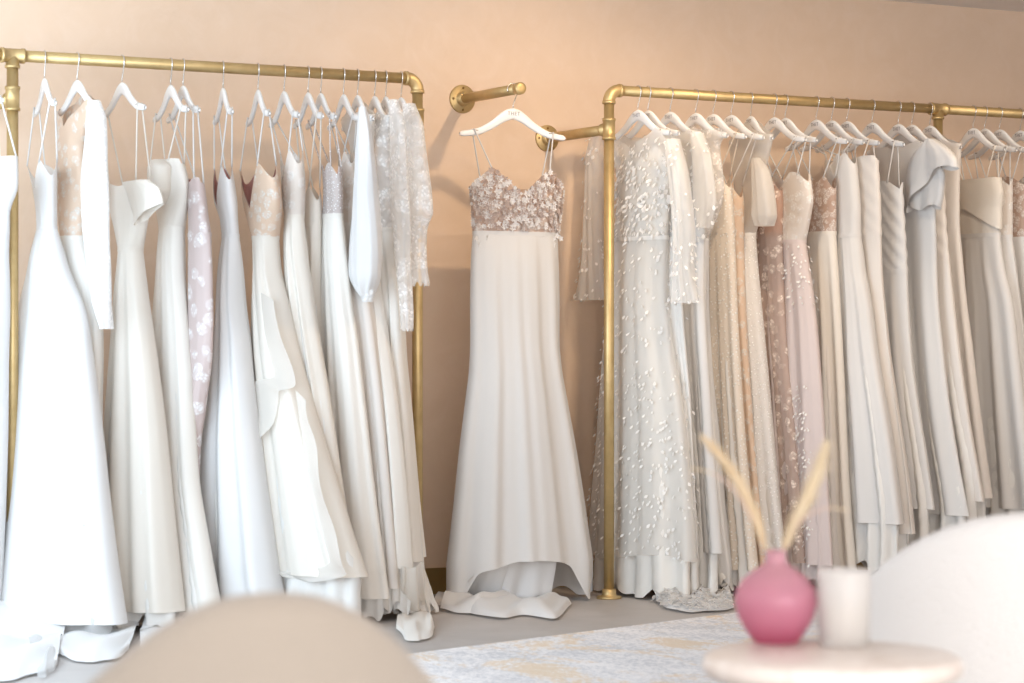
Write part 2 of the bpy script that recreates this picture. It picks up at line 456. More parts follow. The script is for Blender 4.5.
def floor_flange(p, parent):
    m = MB()
    m.add(*lathe_along(p, (0, 0, 1), [(0, .050), (.007, .050), (.010, .046), (.011, .032), (.020, .028), (.038, .027), (.038, PR)], 36))
    return m.build('floor_flange', M['brass'], parent)

UX = Vector((1, 0, 0)); UZ = Vector((0, 0, 1)); UYW = Vector((0, 1, 0))
ARMZ = 1.868
# right rack
xR = 0.0; xT = rail_x(938); xEnd = rail_x(1024) + 0.75
rr_ = thing('garment_rack', (xR, RY, 0), 'brushed brass pipe rack with corner elbow, right of the single gown', 'clothes rack')
def P(x, z, y=RY): return Vector((x, y, z))
elbow(P(xR, RAILZ), UX, -UZ, rr_)
pipe('rail', P(xR + .05, RAILZ), P(xT, RAILZ), rr_)
pipe('rail', P(xT, RAILZ), P(xEnd, RAILZ), rr_)
tee(P(xT, RAILZ), UX, -UZ, rr_)
pipe('post', P(xR, RAILZ - .05), P(xR, .02), rr_)
pipe('post', P(xT, RAILZ - .03), P(xT, .02), rr_)
elbow(P(xEnd + .05, RAILZ), -UX, -UZ, rr_); pipe('post', P(xEnd + .05, RAILZ - .05), P(xEnd + .05, .02), rr_)
floor_flange((xR, RY, 0), rr_); floor_flange((xT, RY, 0), rr_); floor_flange((xEnd + .05, RY, 0), rr_)
tee(P(xR, ARMZ), UZ, UYW, rr_, 'arm_tee')
pipe('wall_arm', P(xR, ARMZ), P(xR, ARMZ, -.005), rr_); flange((xR, 0, ARMZ), (0, -1, 0), rr_, name='wall_flange')
# left rack
xA = rail_x(12.5); xB = rail_x(417.5); xS = xA - 1.1
lr_ = thing('garment_rack', (xB, RY, 0), 'brushed brass pipe rack left of the single gown, ending in an elbow', 'clothes rack')
elbow(P(xB, RAILZ), -UX, -UZ, lr_)
pipe('rail', P(xA, RAILZ), P(xB - .05, RAILZ), lr_); pipe('rail', P(xS, RAILZ), P(xA, RAILZ), lr_)
tee(P(xA, RAILZ), UX, -UZ, lr_)
pipe('post', P(xB, RAILZ - .05), P(xB, .02), lr_); pipe('post', P(xA, RAILZ - .03), P(xA, .02), lr_)
elbow(P(xS - .05, RAILZ), UX, -UZ, lr_); pipe('post', P(xS - .05, RAILZ - .05), P(xS - .05, .02), lr_)
for x in (xA, xB, xS - .05): floor_flange((x, RY, 0), lr_)
for x in (xA, xB):
    tee(P(x, ARMZ + (.0 if x == xB else .005)), UZ, UYW, lr_, 'arm_tee')
    pipe('wall_arm', P(x, ARMZ), P(x, ARMZ, -.005), lr_); flange((x, 0, ARMZ), (0, -1, 0), lr_, name='wall_flange')
# single wall arm of the displayed gown
xD = hit_y(462, 0)[0]; zD = 2.012; yD = -0.475
wa = thing('wall_hook', (xD, 0, zD), 'short brass pipe arm on a round wall flange carrying the single gown', 'wall arm')
pipe('arm', (xD, 0, zD), (xD, yD, zD), wa); flange((xD, 0, zD), (0, -1, 0), wa, .058, 'wall_flange')
m = MB(); m.add(*lathe_along((xD, yD + .005, zD), (0, -1, 0), [(0, PR), (0, .0245), (.014, .0245), (.022, .0245), (.027, .0225), (.029, .014), (.029, .004)], 28))
m.build('end_cap', M['brass'], wa)

# ------------------------------------------------------------------ hangers
HT = [0, .11, .22, .41, .70, 1.0]; HD = [0, .006, .020, .054, .087, .100]; HH = [.044, .046, .044, .035, .027, .021]
HL = 0.236
def hang_top(t):  # drop of the hanger's upper edge below its apex at |t| metres from the middle
    return float(pchip(HT, HD, abs(t) / HL))
APEX = 0.072
def hanger_body_mesh():
    n = 48; prof = [(1, 0.0), (0.92, .5), (.7, .86), (.35, 1), (-.35, 1), (-.7, .86), (-.92, .5), (-1, 0), (-.92, -.5), (-.7, -.86), (-.35, -1), (.35, -1), (.7, -.86), (.92, -.5)]
    vs, fs = [], []; k = len(prof)
    for i in range(n + 1):
        t = -1 + 2 * i / n
        h = float(pchip(HT, HH, abs(t))) ; zt = -float(pchip(HT, HD, abs(t)))
        e = 1.0 if 0 < i < n else 0.55
        for (a, b) in prof:
            vs.append((t * HL, b * .0075 * e, zt - h / 2 + a * h / 2 * e))
    for i in range(n):
        for j in range(k):
            fs.append((i * k + j, i * k + (j + 1) % k, (i + 1) * k + (j + 1) % k, (i + 1) * k + j))
    fs.append(tuple(range(k))); fs.append(tuple(n * k + j for j in range(k))[::-1])
    return vs, fs
def hook_mesh():
    pts = []
    r = PR + .0035
    for i in range(19):
        a = R(-25 + 235 * i / 18)
        pts.append(Vector((-math.cos(a) * r, 0, APEX + math.sin(a) * r)))
    # comes down to the middle of the hanger
    last = pts[-1]
    pts += [Vector((last.x * .80, 0, last.z - .010)), Vector((.006, 0, APEX - .046)), Vector((.001, 0, .012)), Vector((0, 0, -.006))]
    return sweep(pts, .0022, 8)
def text_mesh(body, size):
    cu = bpy.data.curves.new('lettering', 'FONT'); cu.body = body; cu.size = size; cu.align_x = 'CENTER'; cu.align_y = 'CENTER'; cu.extrude = .0005
    cu.space_character = 1.15
    ob = bpy.data.objects.new('tmp', cu); COL.objects.link(ob)
    bpy.context.view_layer.update()
    me = bpy.data.meshes.new_from_object(ob.evaluated_get(bpy.context.evaluated_depsgraph_get()))
    bpy.data.objects.remove(ob)
    me.name = 'lettering'; me.transform(Matrix.Rotation(PI / 2, 4, 'X')); me.transform(Matrix.Translation((0, -.0080, -.023)))
    me.materials.clear(); me.materials.append(M['mark']); return me
proto_parts = []
_h = thing('clothes_hanger', (0, 0, 0), 'proto', 'hanger')
_b = mk('hanger_body', *hanger_body_mesh(), M['hanger'], _h); _k = mk('hook', *hook_mesh(), M['steel'], _h)
_n = MB()
for s in (-1, 1):
    x = s * .168; z = -hang_top(x)
    _nb = mk('strap_notch', *box(x - .010, x + .010, -.0079, .0079, z - .0085, z - .0045), M['notch'], _b, smooth=False)
_tx = bpy.data.objects.new('lettering', text_mesh('THET', .021)); COL.objects.link(_tx); _tx.parent = _b
HPROTO = _h
def copy_tree(o, parent=None, skip=None):
    if skip and o.name.startswith(skip): return
    c = o.copy(); COL.objects.link(c)
    if parent is not None: c.parent = parent
    for ch in list(o.children): copy_tree(ch, c, skip)
    return c
first = [True]
def place_hanger(x, y, zc, phi, label, group, plain=False):
    """zc: axis height of the pipe it hangs on"""
    h = copy_tree(HPROTO, None, 'lettering' if plain else None)
    h.location = (x, y, zc - APEX); h.rotation_euler = (0, 0, R(phi - 90))
    meta(h, label, 'hanger')
    if group: h['group'] = group
    return h

# ------------------------------------------------------------------ gowns
class Plane:
    """the turning vertical plane a gown hangs in"""
    def __init__(s, hp, phi_t, phi_b, zt=1.80, zb=1.05):
        s.h = np.array(hp, float); s.pt = phi_t; s.pb = phi_b; s.zt = zt; s.zb = zb
    def phi(s, z): return s.pb + (s.pt - s.pb) * sstep(s.zb, s.zt, z)
    def d(s, z): p = R(s.phi(z)); return np.array([math.sin(p), -math.cos(p)])
    def nf(s, z): p = R(s.phi(z)); return np.array([-math.cos(p), -math.sin(p)])
    def meet(s, px, z):
        d = s.d(z); r = ray(px)
        A = np.array([[r[0], -d[0]], [r[1], -d[1]]]); sol = np.linalg.solve(A, s.h - CAM)
        return sol[0], sol[1]                         # depth, offset along d
    def level(s, y, xl, xr, b):
        xm = (xl + xr) / 2; z = 1.2
        for _ in range(6):
            dep, t = s.meet(xm, z); z = z_at(y, dep)
        al = R(psi(xm) + s.phi(z))
        Wd = (xr - xl) / 2 * dep / F
        bb = min(b, .85 * Wd / max(.05, math.cos(al)))
        a = math.sqrt(max(Wd ** 2 - (bb * math.cos(al)) ** 2, (0.35 * Wd) ** 2)) / max(.12, math.sin(al))
        a = min(a, .55)
        # stay clear of the wall
        t_ = t
        d = s.d(z)
        far = s.h[1] + (t_ - a) * d[1]                # d.y < 0: t - a is the wall side
        if far > -0.03 and abs(d[1]) > .3:
            cut = (far + 0.03) / abs(d[1]); a2 = a - cut / 2; t_ += cut / 2; a = max(a2, .02)
        return max(z, .006), t_, a, bb
def ellipse_table(n):
    return [2 * PI * i / n for i in range(n)]
def tube(pl, levels, nz, nth, top=None, hem=None, fold=(9, 0.0, 0.0), seed=0, ruche=0.0, push=0.0, ex=2.0, zmin=0.008, foldpow=1.0, crumple=0.0):
    """levels: (z, t, a, b) top to bottom. returns verts grid (nz+1 rings)"""
    L = sorted(levels, key=lambda l: l[0]); 
    zs = [l[0] for l in L]
    for i in range(1, len(zs)):
        if zs[i] <= zs[i - 1]: zs[i] = zs[i - 1] + .002
    T = [l[1] for l in L]; A = [l[2] for l in L]; B = [l[3] for l in L]
    z0, z1 = zs[0], zs[-1]
    rs = random.Random(seed)
    nf, amp_t, amp_b = fold
    comps = []
    for k, wgt in ((nf, .55), (nf + rs.choice((-3, -2, 2, 3)), .38), (max(2, nf // 2), .45), (nf * 2 + 1, .14)):
        comps.append((k, wgt, rs.uniform(0, 2 * PI), rs.uniform(-.5, .5)))
    # even arc-length parameter on a typical ellipse
    am = max(1e-3, A[0]); bm = max(1e-3, B[0])
    th = np.linspace(0, 2 * PI, 721); ds = np.hypot(am * np.sin(th), bm * np.cos(th)); cs = np.concatenate([[0], np.cumsum((ds[1:] + ds[:-1]) / 2)]); cs /= cs[-1]
    thetas = np.interp(np.arange(nth) / nth, cs, th)
    zz = np.linspace(z0, z1, 160)
    tT, tA, tB = pchip(zs, T, zz), pchip(zs, A, zz), pchip(zs, B, zz)
    tP = np.array([pl.phi(z) for z in zz])
    tops_ = [top(math.cos(t), math.sin(t) > 0, abs(math.sin(t))) if top else 0.0 for t in thetas]
    hems_ = [hem(math.cos(t), math.sin(t) > 0, abs(math.sin(t)), j / nth) if hem else 0.0 for j, t in enumerate(thetas)]
    vs, fs = [], []
    for i in range(nz + 1):
        v = i / nz
        ZR = np.clip(np.array([z1 - tops_[j] + (z0 + hems_[j] - z1 + tops_[j]) * v for j in range(nth)]), z0, z1)
        rT, rA, rB, rP = (np.interp(ZR, zz, q_).tolist() for q_ in (tT, tA, tB, tP))
        for j in range(nth):
            t_ = thetas[j]; c, s = math.cos(t_), math.sin(t_); q = j / nth
            zt = z1 - tops_[j]; zb = z0 + hems_[j]
            z = zt + (zb - zt) * v
            zq = min(max(z, z0), z1)
            tt = rT[j]; aa = rA[j]; bb = rB[j]; pr = R(rP[j]); sp_, cp_ = math.sin(pr), math.cos(pr)
            amp = amp_t + (amp_b - amp_t) * (v ** foldpow)
            fo = sum(w * math.sin(2 * PI * k * q + ph + tw * v * 2) for k, w, ph, tw in comps)
            fo = math.copysign(abs(fo) ** .9, fo)
            ce = math.copysign(abs(c) ** (2 / ex), c); se = math.copysign(abs(s) ** (2 / ex), s)
            off = amp * fo
            if ruche: off += ruche * math.sin((z * .8 + c * aa * 1.1) * 2 * PI / .062 + 2 * math.sin(c * 3))
            if crumple: off += crumple * v * math.sin(23 * q * 2 * PI / 3 + z * 31) * math.cos(z * 47 + q * 17)
            # outward normal of the ellipse in (d, n) coordinates
            nx_, ny_ = c * bb, s * aa; nl = math.hypot(nx_, ny_) + 1e-9
            da = aa * ce + off * nx_ / nl * .5; dn = bb * se + off * ny_ / nl
            p = (pl.h[0] + (tt + da) * sp_ - (dn + push) * cp_, pl.h[1] - (tt + da) * cp_ - (dn + push) * sp_)
            vs.append((p[0], min(p[1], -.022), max(z, zmin)))
    for i in range(nz):
        for j in range(nth):
            a = i * nth + j; b = i * nth + (j + 1) % nth
            fs.append((a, b, b + nth, a + nth))
    return vs, fs
def ribbon_tube(p0, p1, r, sag=0.0, n=8):
    p0 = Vector(p0); p1 = Vector(p1); pts = []
    for i in range(n + 1):
        t = i / n; pts.append(p0.lerp(p1, t) + Vector((0, 0, -sag * math.sin(PI * t))))
    return sweep(pts, r, 6)
def petals_on(vs, nth, count, size, seed, sel=None, lift=.006, up=False):
    rs = random.Random(seed); m = MB(); nz = len(vs) // nth
    tries = 0; made = 0
    while made < count and tries < count * 20:
        tries += 1
        i = rs.randrange(0, nz - 1); j = rs.randrange(nth)
        if sel and not sel(i / nz, j / nth, rs): continue
        a = Vector(vs[i * nth + j]); b = Vector(vs[i * nth + (j + 1) % nth]); c = Vector(vs[(i + 1) * nth + j])
        p = a + (b - a) * rs.random() + (c - a) * rs.random()
        nrm = (b - a).cross(c - a)
        if nrm.length < 1e-10: continue
        nrm.normalize(); nrm = -nrm if up and nrm.z < 0 else nrm
        ang = rs.uniform(-.9, .9); dn = (c - a).normalized(); sd = nrm.cross(dn).normalized()
        ax = (dn * math.cos(ang) + sd * math.sin(ang)); wx = nrm.cross(ax)
        L = size * rs.uniform(.7, 1.3); w = L * rs.uniform(.24, .34); tilt = rs.uniform(.15, .7)
        sgn = 1
        q = p + nrm * lift * sgn
        def pt(u, v, h): return q + ax * u * L * math.cos(tilt) + nrm * sgn * (u * L * math.sin(tilt) + h * L) + wx * v
        v_ = [pt(0, 0, 0), pt(.3, -w * .8, .03), pt(.3, 0, -.05), pt(.3, w * .8, .03), pt(.65, -w, .04), pt(.65, 0, -.04), pt(.65, w, .04), pt(1, 0, .05)]
        m.add(v_, [(0, 1, 2), (0, 2, 3), (1, 4, 5, 2), (2, 5, 6, 3), (4, 7, 5), (5, 7, 6)])
        made += 1
    return m
def tops(kind, dep=.12, back=.05):
    def arm(c): return .055 * (max(0, abs(c) - .74) / .26) ** 1.4
    def v_(c, front, s):
        k = max(0, 1 - abs(c) / .72)
        return (dep * k if front else back * k) + arm(c)
    def sweet(c, front, s):
        if not front: return back * (1 - c * c) + .012
        x = abs(c)
        return dep * max(0, 1 - x / .42) ** 1.3 + .045 * max(0, (x - .5) / .5) ** 2
    def straight(c, front, s): return (.008 * math.cos(c * 4) if front else .012)
    def scoop(c, front, s):
        k = max(0, 1 - (c / .6) ** 2)
        return (dep if front else back) * k
    def bust(c, front, s):
        if not front: return back
        x = abs(c)
        return .106 * (1 - x / .62) ** 1.15 if x < .62 else .075 * ((x - .62) / .38) ** 1.3
    return {'bust': bust, 'v': v_, 'sweet': sweet, 'straight': straight, 'scoop': scoop}[kind]

GOWNS = []
def gown(hx, label, short, group, hgroup, ah, ab, body, skirt, top=('v', .12, .05), bm='ivory', sm='ivory', lin='lining', inner=None, straps=True,
         bb=.042, bs=.06, folds=(8, .002, .016), hem=None, lining_y=None, sleeves=(), ruche=0, nude=None, hp=None, rail=RAILZ, phib=None, extra=None,
         lx=None, seed=None, strap_mat=None, shoulder=False, petal=None, crump=0.0, motif=None):
    seed = seed if seed is not None else int(hx * 7) % 991
    x, y = (rail_x(hx), RY) if hp is None else hp
    ps = psi(hx)
    phi_t = ah - ps; phi_b = ab - ps if phib is None else phib
    pl = Plane((x, y), phi_t, phi_b)
    root = thing('wedding_gown', (x, y, rail - .20), label, 'gown', group)
    hroot = place_hanger(x, y, rail, phi_t, 'white wooden hanger with steel hook holding the ' + short, hgroup, hx < 420)
    hz = rail - APEX
    # bodice
    bl = [pl.level(yy, a, b_, bb) for yy, a, b_ in body]
    sl = [pl.level(yy, a, b_, bb + (bs - bb) * min(1, (k + .4) / (len(skirt) - 1)) if k else bb) for k, (yy, a, b_) in enumerate(skirt)]
    if shoulder:
        # the shoulders lie over the hanger
        def topf(c, front, s, tk=tops(*top)):
            return tk(c, front, s) + hang_top(c * HL * .97)
        l0 = bl[0]
        bl = [(hz + .004, 0.0, HL * .97, .013), (hz - .075, 0.0, HL * .99, bb * .75)] + [l for l in bl if l[0] < hz - .14]
    else:
        topf = tops(*top)
    wl = sl[0]
    bl2 = bl + [wl]
    bv, bf = tube(pl, bl2, 26, 72, topf, None, (7, .0006, .0015), seed, ruche)
    pb = MB()
    pb.add(bv, bf)
    if petal: pm_ = petals_on(bv, 72, int(petal[0] * 1.5), .022, seed + 40); pb.add(pm_.v, pm_.f, 1)
    pb.build('bodice', [M[bm], M['petal']], root)
    if nude:
        nl = [(z, t, a * .96, b_ * .9) for z, t, a, b_ in bl2]
        nv, nf_ = tube(pl, nl, 14, 48, lambda c, f, s: topf(c, f, s) + (.07 if shoulder else .004), None, (7, 0, 0), seed)
        mk('bodice_lining', nv, nf_, M[nude], root)
    # skirt
    nth = 132
    sv, sf = tube(pl, sl, 46, nth, None, hem, (folds[0], .0004, folds[2] * 1.05), seed + 3, crumple=crump, foldpow=.75)
    ps_ = MB(); ps_.add(sv, sf)
    if petal:
        pm_ = petals_on(sv, nth, int(petal[1] * 1.6), .0175, seed + 41, lambda v, q, r_: v > .40 or r_.random() < .4); ps_.add(pm_.v, pm_.f, 1)
    if motif:
        pm_ = petals_on(sv, nth, *motif); ps_.add(pm_.v, pm_.f, 1)
    ps_.build('skirt', [M[sm], M['petal']], root)
    # a narrow waist seam
    ws = [pl.level(skirt[0][0] - 2, skirt[0][1], skirt[0][2], bb), pl.level(skirt[0][0] + 2, skirt[0][1], skirt[0][2], bb)]
    ws = [(z, t, a + .002, b_ + .002) for z, t, a, b_ in ws]
    wv, wf = tube(pl, ws, 3, 64, None, None, (7, .0, .0), seed)
    mk('waistband', wv, wf, M[sm] if M[sm].name.find('tulle') < 0 else M['lining'], root)
    # lining / underskirt falls lower than the skirt
    if lining_y is not None:
        zend = lining_y
        lv = [(z, t, a * .9, b_ * .8) for z, t, a, b_ in sl]
        zl, tl, al_, bl_ = lv[-1]
        if zend < zl - .01: lv.append((zend, tl + (lx or 0), al_ * 1.02, bl_ * 1.05))
        rs = random.Random(seed + 9); ph = rs.uniform(0, 6)
        lv2, lf2 = tube(pl, lv, 40, 110, None, lambda c, f, s, q: .02 * math.sin(5 * 2 * PI * q + ph) + .012 * math.sin(11 * 2 * PI * q + ph), (folds[0] + 3, .001, max(.014, folds[2] * 1.1)), seed + 5, crumple=.006)
        mk('underskirt', lv2, lf2, M[lin], root)
    # straps
    if straps:
        zt0 = bl[0][0]
        d = pl.d(zt0); n_ = pl.nf(zt0)
        for sgn in (-1, 1):
            cc = (.63 if top[0] == 'bust' else .70) * sgn
            th_ = math.acos(cc)
            hx_ = pl.h + (sgn * .178) * pl.d(hz)
            hpnt = Vector((hx_[0], hx_[1], hz - hang_top(.178) + .002))
            for f in (1, -1):
                off = pl.h + (bl[0][1] + bl[0][2] * cc) * d + f * bl[0][3] * math.sin(th_) * n_
                pz = zt0 - topf(cc, f > 0, math.sin(th_)) - .006
                if pz > hpnt.z - .01: continue
                sv_, sf_ = ribbon_tube((off[0], off[1], pz), hpnt + Vector((n_[0] * .008 * f, n_[1] * .008 * f, 0)), .0030)
                mk('strap', sv_, sf_, M[strap_mat or bm] if M[strap_mat or bm].name.find('lace') < 0 else M['ivory'], root)
    # sleeves, folded collars and other hanging pieces
    for sp in sleeves:
        p2 = Plane(pl.h + sp.get('push', 0.0) * pl.nf(1.5), phi_t, phi_b)
        lv = [p2.level(yy, a, b_, sp.get('b', .03)) for yy, a, b_ in sp['lv']]
        v_, f_ = tube(p2, lv, 36, 56, sp.get('top'), sp.get('hem'), sp.get('fold', (6, .001, .007)), seed + 17)
        sb = MB(); sb.add(v_, f_)
        if sp.get('petals'):
            pm = petals_on(v_, 56, int(sp['petals'] * 1.5), .018, seed + 31, sp.get('psel')); sb.add(pm.v, pm.f, 1)
        o = sb.build(sp.get('name', 'sleeve'), [M[sp['m']], M['petal']], root)
        if sp.get('cuff'):
            cy = sp['cuff']; cl = [p2.level(yy, a, b_, .022) for yy, a, b_ in cy]
            cv, cf = tube(p2, cl, 6, 40, None, None, (9, .001, .002), seed)
            mk('cuff', cv, cf, M[sp.get('cm', 'lace_white')], o)
    if extra: extra(root, pl, sl, bl, sv)
    g = dict(root=root, pl=pl, sl=sl, bl=bl); GOWNS.append(g)
    return g

LG = 'gowns on the left rack'; LH = 'hangers on the left rack'
RG = 'gowns on the right rack'; RH = 'hangers on the right rack'
def Lg(hx, label, short, ah, body, skirt, ab=46, **kw): return gown(hx, label, short, LG, LH, ah, ab, body, skirt, **kw)
def Rg(hx, label, short, ah, body, skirt, ab=40, **kw): return gown(hx, label, short, RG, RH, ah, ab, body, skirt, **kw)

# ---- left rack, from the left end
Lg(-16, 'white satin gown cut off by the left picture edge', 'gown at the left picture edge', 15,
   [(160, -30, 17), (190, -34, 17), (207, -34, 11)], [(214, -34, 9), (260, -36, 8), (330, -42, 8), (450, -60, 5), (560, -76, 0), (632, -84, -4)],
   bm='white', sm='white', bs=.09, lining_y=None, top=('scoop', .05, .03))
Lg(44.5, 'bright white satin ball gown with thin straps, nearest full skirt on the left rack', 'bright white satin ball gown', 9,
   [(162, 27, 57), (185, 32, 57), (212, 36, 57)], [(228, 37, 57), (260, 29, 67), (310, 17, 84), (370, 7, 93), (430, 1, 100), (500, -8, 107), (560, -16, 114), (618, -26, 122)],
   ab=44, bm='white', sm='white', bb=.045, bs=.14, folds=(7, .001, .013), lining_y=.02, lin='tulle', top=('v', .10, .03), nude=None)
Lg(77, 'white lace long sleeved gown over nude lining, second after the brass post', 'lace gown with one long white sleeve', 19,
   [(150, 56, 86), (190, 56, 88), (215, 58, 87)], [(238, 60, 86), (270, 60, 94), (330, 62, 103), (440, 58, 102), (520, 50, 112), (610, 42, 124)],
   ab=44, bm='lace_nude', sm='warm', bs=.07, shoulder=True, top=('v', .17, .06), straps=False, nude='nude', lining_y=.03,
   sleeves=[dict(lv=[(101, 88, 100), (120, 86, 106), (180, 81, 108), (250, 85, 110), (300, 92, 111), (329, 100, 113)], m='lace_white', b=.03, push=.06, fold=(5, .001, .003))])
Lg(122, 'cream satin strapless gown with draped off shoulder collar and wide plain skirt', 'cream satin strapless gown', 20,
   [(184, 108, 152), (205, 109, 151), (228, 114, 147)], [(250, 118, 143), (300, 113, 148), (340, 110, 153), (400, 105, 160), (450, 102, 165), (520, 100, 171), (570, 99, 176), (609, 98, 180)],
   ab=44, bm='cream', sm='cream', bs=.10, folds=(6, .002, .018), straps=True, top=('straight', 0, 0), lining_y=.03,
   sleeves=[dict(name='draped_collar', lv=[(181, 122, 149), (190, 126, 159), (203, 130, 163), (215, 134, 158)], m='cream', b=.022, push=.035, fold=(4, .001, .003), hem=lambda c, f, s, q: .035 * c)])
Lg(170.6, 'ivory gown with folded satin rose bodice hanging between cream and blush gowns', 'ivory gown with folded rose bodice', 15,
   [(163, 150, 184), (180, 152, 188), (205, 155, 188)], [(228, 159, 185), (260, 157, 186), (330, 152, 190), (377, 150, 194), (470, 150, 199), (550, 150, 211), (625, 148, 224)],
   ab=42, bm='warm', sm='warm', bs=.08, top=('straight', 0, 0), lining_y=.03, folds=(6, .002, .015),
   sleeves=[dict(name='folded_rose', lv=[(160, 150, 165), (168, 147, 172), (190, 147, 173), (204, 154, 166)], m='cream', b=.05, push=.05, fold=(5, .003, .007))])
Lg(183, 'slim blush lace gown with white flower motifs down its narrow skirt', 'slim blush lace gown', 14,
   [(180, 188, 204), (205, 188, 207)], [(235, 188, 211), (300, 188, 213), (360, 189, 212), (400, 190, 207), (445, 188, 201), (520, 186, 198), (600, 184, 196)],
   ab=36, bm='lace_blush', sm='lace_blush', bs=.03, bb=.03, folds=(5, .001, .004), lining_y=None, nude='rose_lining', top=('straight', 0, 0))
Lg(223, 'white satin gown with plunging V neck and flared skirt beside slim blush lace', 'white satin plunging gown', 8,
   [(166, 214, 232), (200, 214, 237), (220, 220, 238)], [(236, 222, 239), (265, 218, 243), (300, 216, 246), (340, 213, 251), (400, 206, 257), (440, 200, 262), (520, 194, 272), (570, 190, 279), (612, 187, 287)],
   ab=42, bm='white', sm='white', bs=.11, top=('v', .15, .06), folds=(7, .002, .016), nude='rose_lining', lining_y=.03, strap_mat='white')
def ruffle(root, pl, sl, bl, sv):
    # two cascading chiffon flounces on the front of the wrap skirt
    for path, wdt, nm in (([(286, 300, .10), (300, 350, .12), (311, 386, .13), (296, 392, .15), (294, 422, .16), (275, 446, .17), (271, 470, .17), (280, 540, .17), (286, 590, .17)], 34, 0),
                          ([(318, 400, .10), (330, 450, .12), (346, 520, .13), (362, 571, .13), (330, 580, .15), (305, 575, .16)], 26, 1)):
        m = MB(); npth = 60; wn = 8
        xs = np.linspace(0, 1, len(path))
        rows = []
        for i in range(npth + 1):
            u = i / npth
            px = float(pchip(xs, [p[0] for p in path], u)); py = float(pchip(xs, [p[1] for p in path], u)); pu = float(pchip(xs, [p[2] for p in path], u))
            row = []
            for j in range(wn + 1):
                w = j / wn
                xx = px - wdt * (1 - w) * (.5 + .5 * u) * (1 if nm == 0 else .8); yy = py - 10 * (1 - w)
                z = 1.0
                for _ in range(4):
                    dep, t = pl.meet(xx, z); z = z_at(yy, dep)
                n_ = pl.nf(z); d = pl.d(z)
                o_ = pu * .62 + .010 * w * math.sin(u * 26)
                q = pl.h + t * d + o_ * n_
                row.append((q[0], q[1], max(z, .02)))
            rows.append(row)
        vs = [v for r_ in rows for v in r_]; fs = []
        for i in range(npth):
            for j in range(wn):
                a = i * (wn + 1) + j; fs.append((a, a + 1, a + wn + 2, a + wn + 1))
        mk('ruffle', vs, fs, M['tulle_ivory'], root)
Lg(258, 'cream chiffon wrap gown with lace bodice and cascading ruffles down its skirt', 'cream chiffon wrap gown with ruffles', 10,
   [(166, 240, 276), (200, 242, 281), (220, 247, 281)], [(238, 252, 279), (265, 253, 281), (300, 252, 289), (340, 252, 297), (400, 255, 312), (470, 256, 332), (530, 255, 350), (573, 254, 364)],
   ab=44, bm='lace_nude', sm='cream', bs=.10, bb=.05, top=('v', .16, .05), folds=(8, .002, .016), nude='rose_lining', lining_y=.03, extra=ruffle)
Lg(284, 'ivory lace topped gown with plain skirt just behind the ruffled wrap gown', 'ivory lace topped gown', 13,
   [(150, 280, 303), (180, 281, 305), (200, 282, 305)], [(217, 284, 304), (245, 283, 307), (300, 284, 314), (400, 290, 330), (500, 296, 344), (590, 300, 356)],
   ab=40, bm='lace_ivory', sm='cream', bs=.06, top=('v', .12, .05), lining_y=.04, sleeves=[])
Lg(308, 'plain pale satin gown hanging between lace topped and silver beaded gowns', 'plain pale satin slip gown', 13,
   [(186, 302, 320), (205, 303, 322)], [(225, 304, 322), (300, 305, 322), (375, 306, 324), (480, 303, 334), (592, 300, 345)],
   ab=38, bm='cream', sm='cream', bs=.045, top=('v', .05, .05), lining_y=.04)
Lg(320.7, 'gown with silver beaded bodice and smooth ivory skirt', 'gown with silver beaded bodice', 13,
   [(164, 322, 342), (190, 323, 343)], [(216, 322, 343), (240, 321, 346), (300, 320, 352), (340, 320, 358), (400, 321, 365), (500, 322, 376), (560, 324, 384), (596, 326, 389)],
   ab=42, bm='silver_bead', sm='warm', bs=.07, bb=.03, top=('sweet', .03, .03), nude='rose_lining', lining_y=.03, folds=(7, .001, .014))
Lg(343.4, 'champagne gown half hidden behind the white balloon sleeve', 'champagne gown behind the balloon sleeve', 14,
   [(150, 338, 354), (180, 338, 358)], [(225, 338, 362), (300, 342, 372), (400, 346, 384), (500, 348, 393), (586, 350, 400)],
   ab=40, bm='lace_ivory', sm='champagne', bs=.05, top=('v', .10, .05), lining_y=.04)
Lg(357.5, 'white chiffon gown with one full balloon sleeve gathered at a lace cuff', 'white gown with balloon sleeve', 14,
   [(150, 350, 374), (200, 350, 376)], [(235, 352, 374), (310, 354, 385), (400, 358, 398), (500, 362, 408), (566, 366, 413)],
   ab=40, bm='tulle_ivory', sm='warm', bs=.05, shoulder=True, top=('scoop', .05, .03), straps=False, lining_y=.04,
   sleeves=[dict(lv=[(107, 359, 366), (130, 357, 371), (160, 355, 375), (200, 353, 379), (250, 350, 382), (275, 350, 381), (290, 356, 377), (296, 361, 374)], m='white', b=.05, push=.10, fold=(6, .002, .007),
                 cuff=[(290, 358, 375), (302, 363, 373)], cm='lace_white')])
Lg(374.6, 'gown with sheer embroidered illusion top, third from the left rack elbow', 'gown with sheer embroidered top', 14,
   [(150, 366, 392), (180, 368, 394)], [(230, 372, 397), (330, 374, 403), (420, 376, 410), (500, 378, 416), (560, 380, 421)],
   ab=40, bm='lace_sheer', sm='warm', bs=.045, shoulder=True, top=('scoop', .07, .03), straps=False, lining_y=.04)
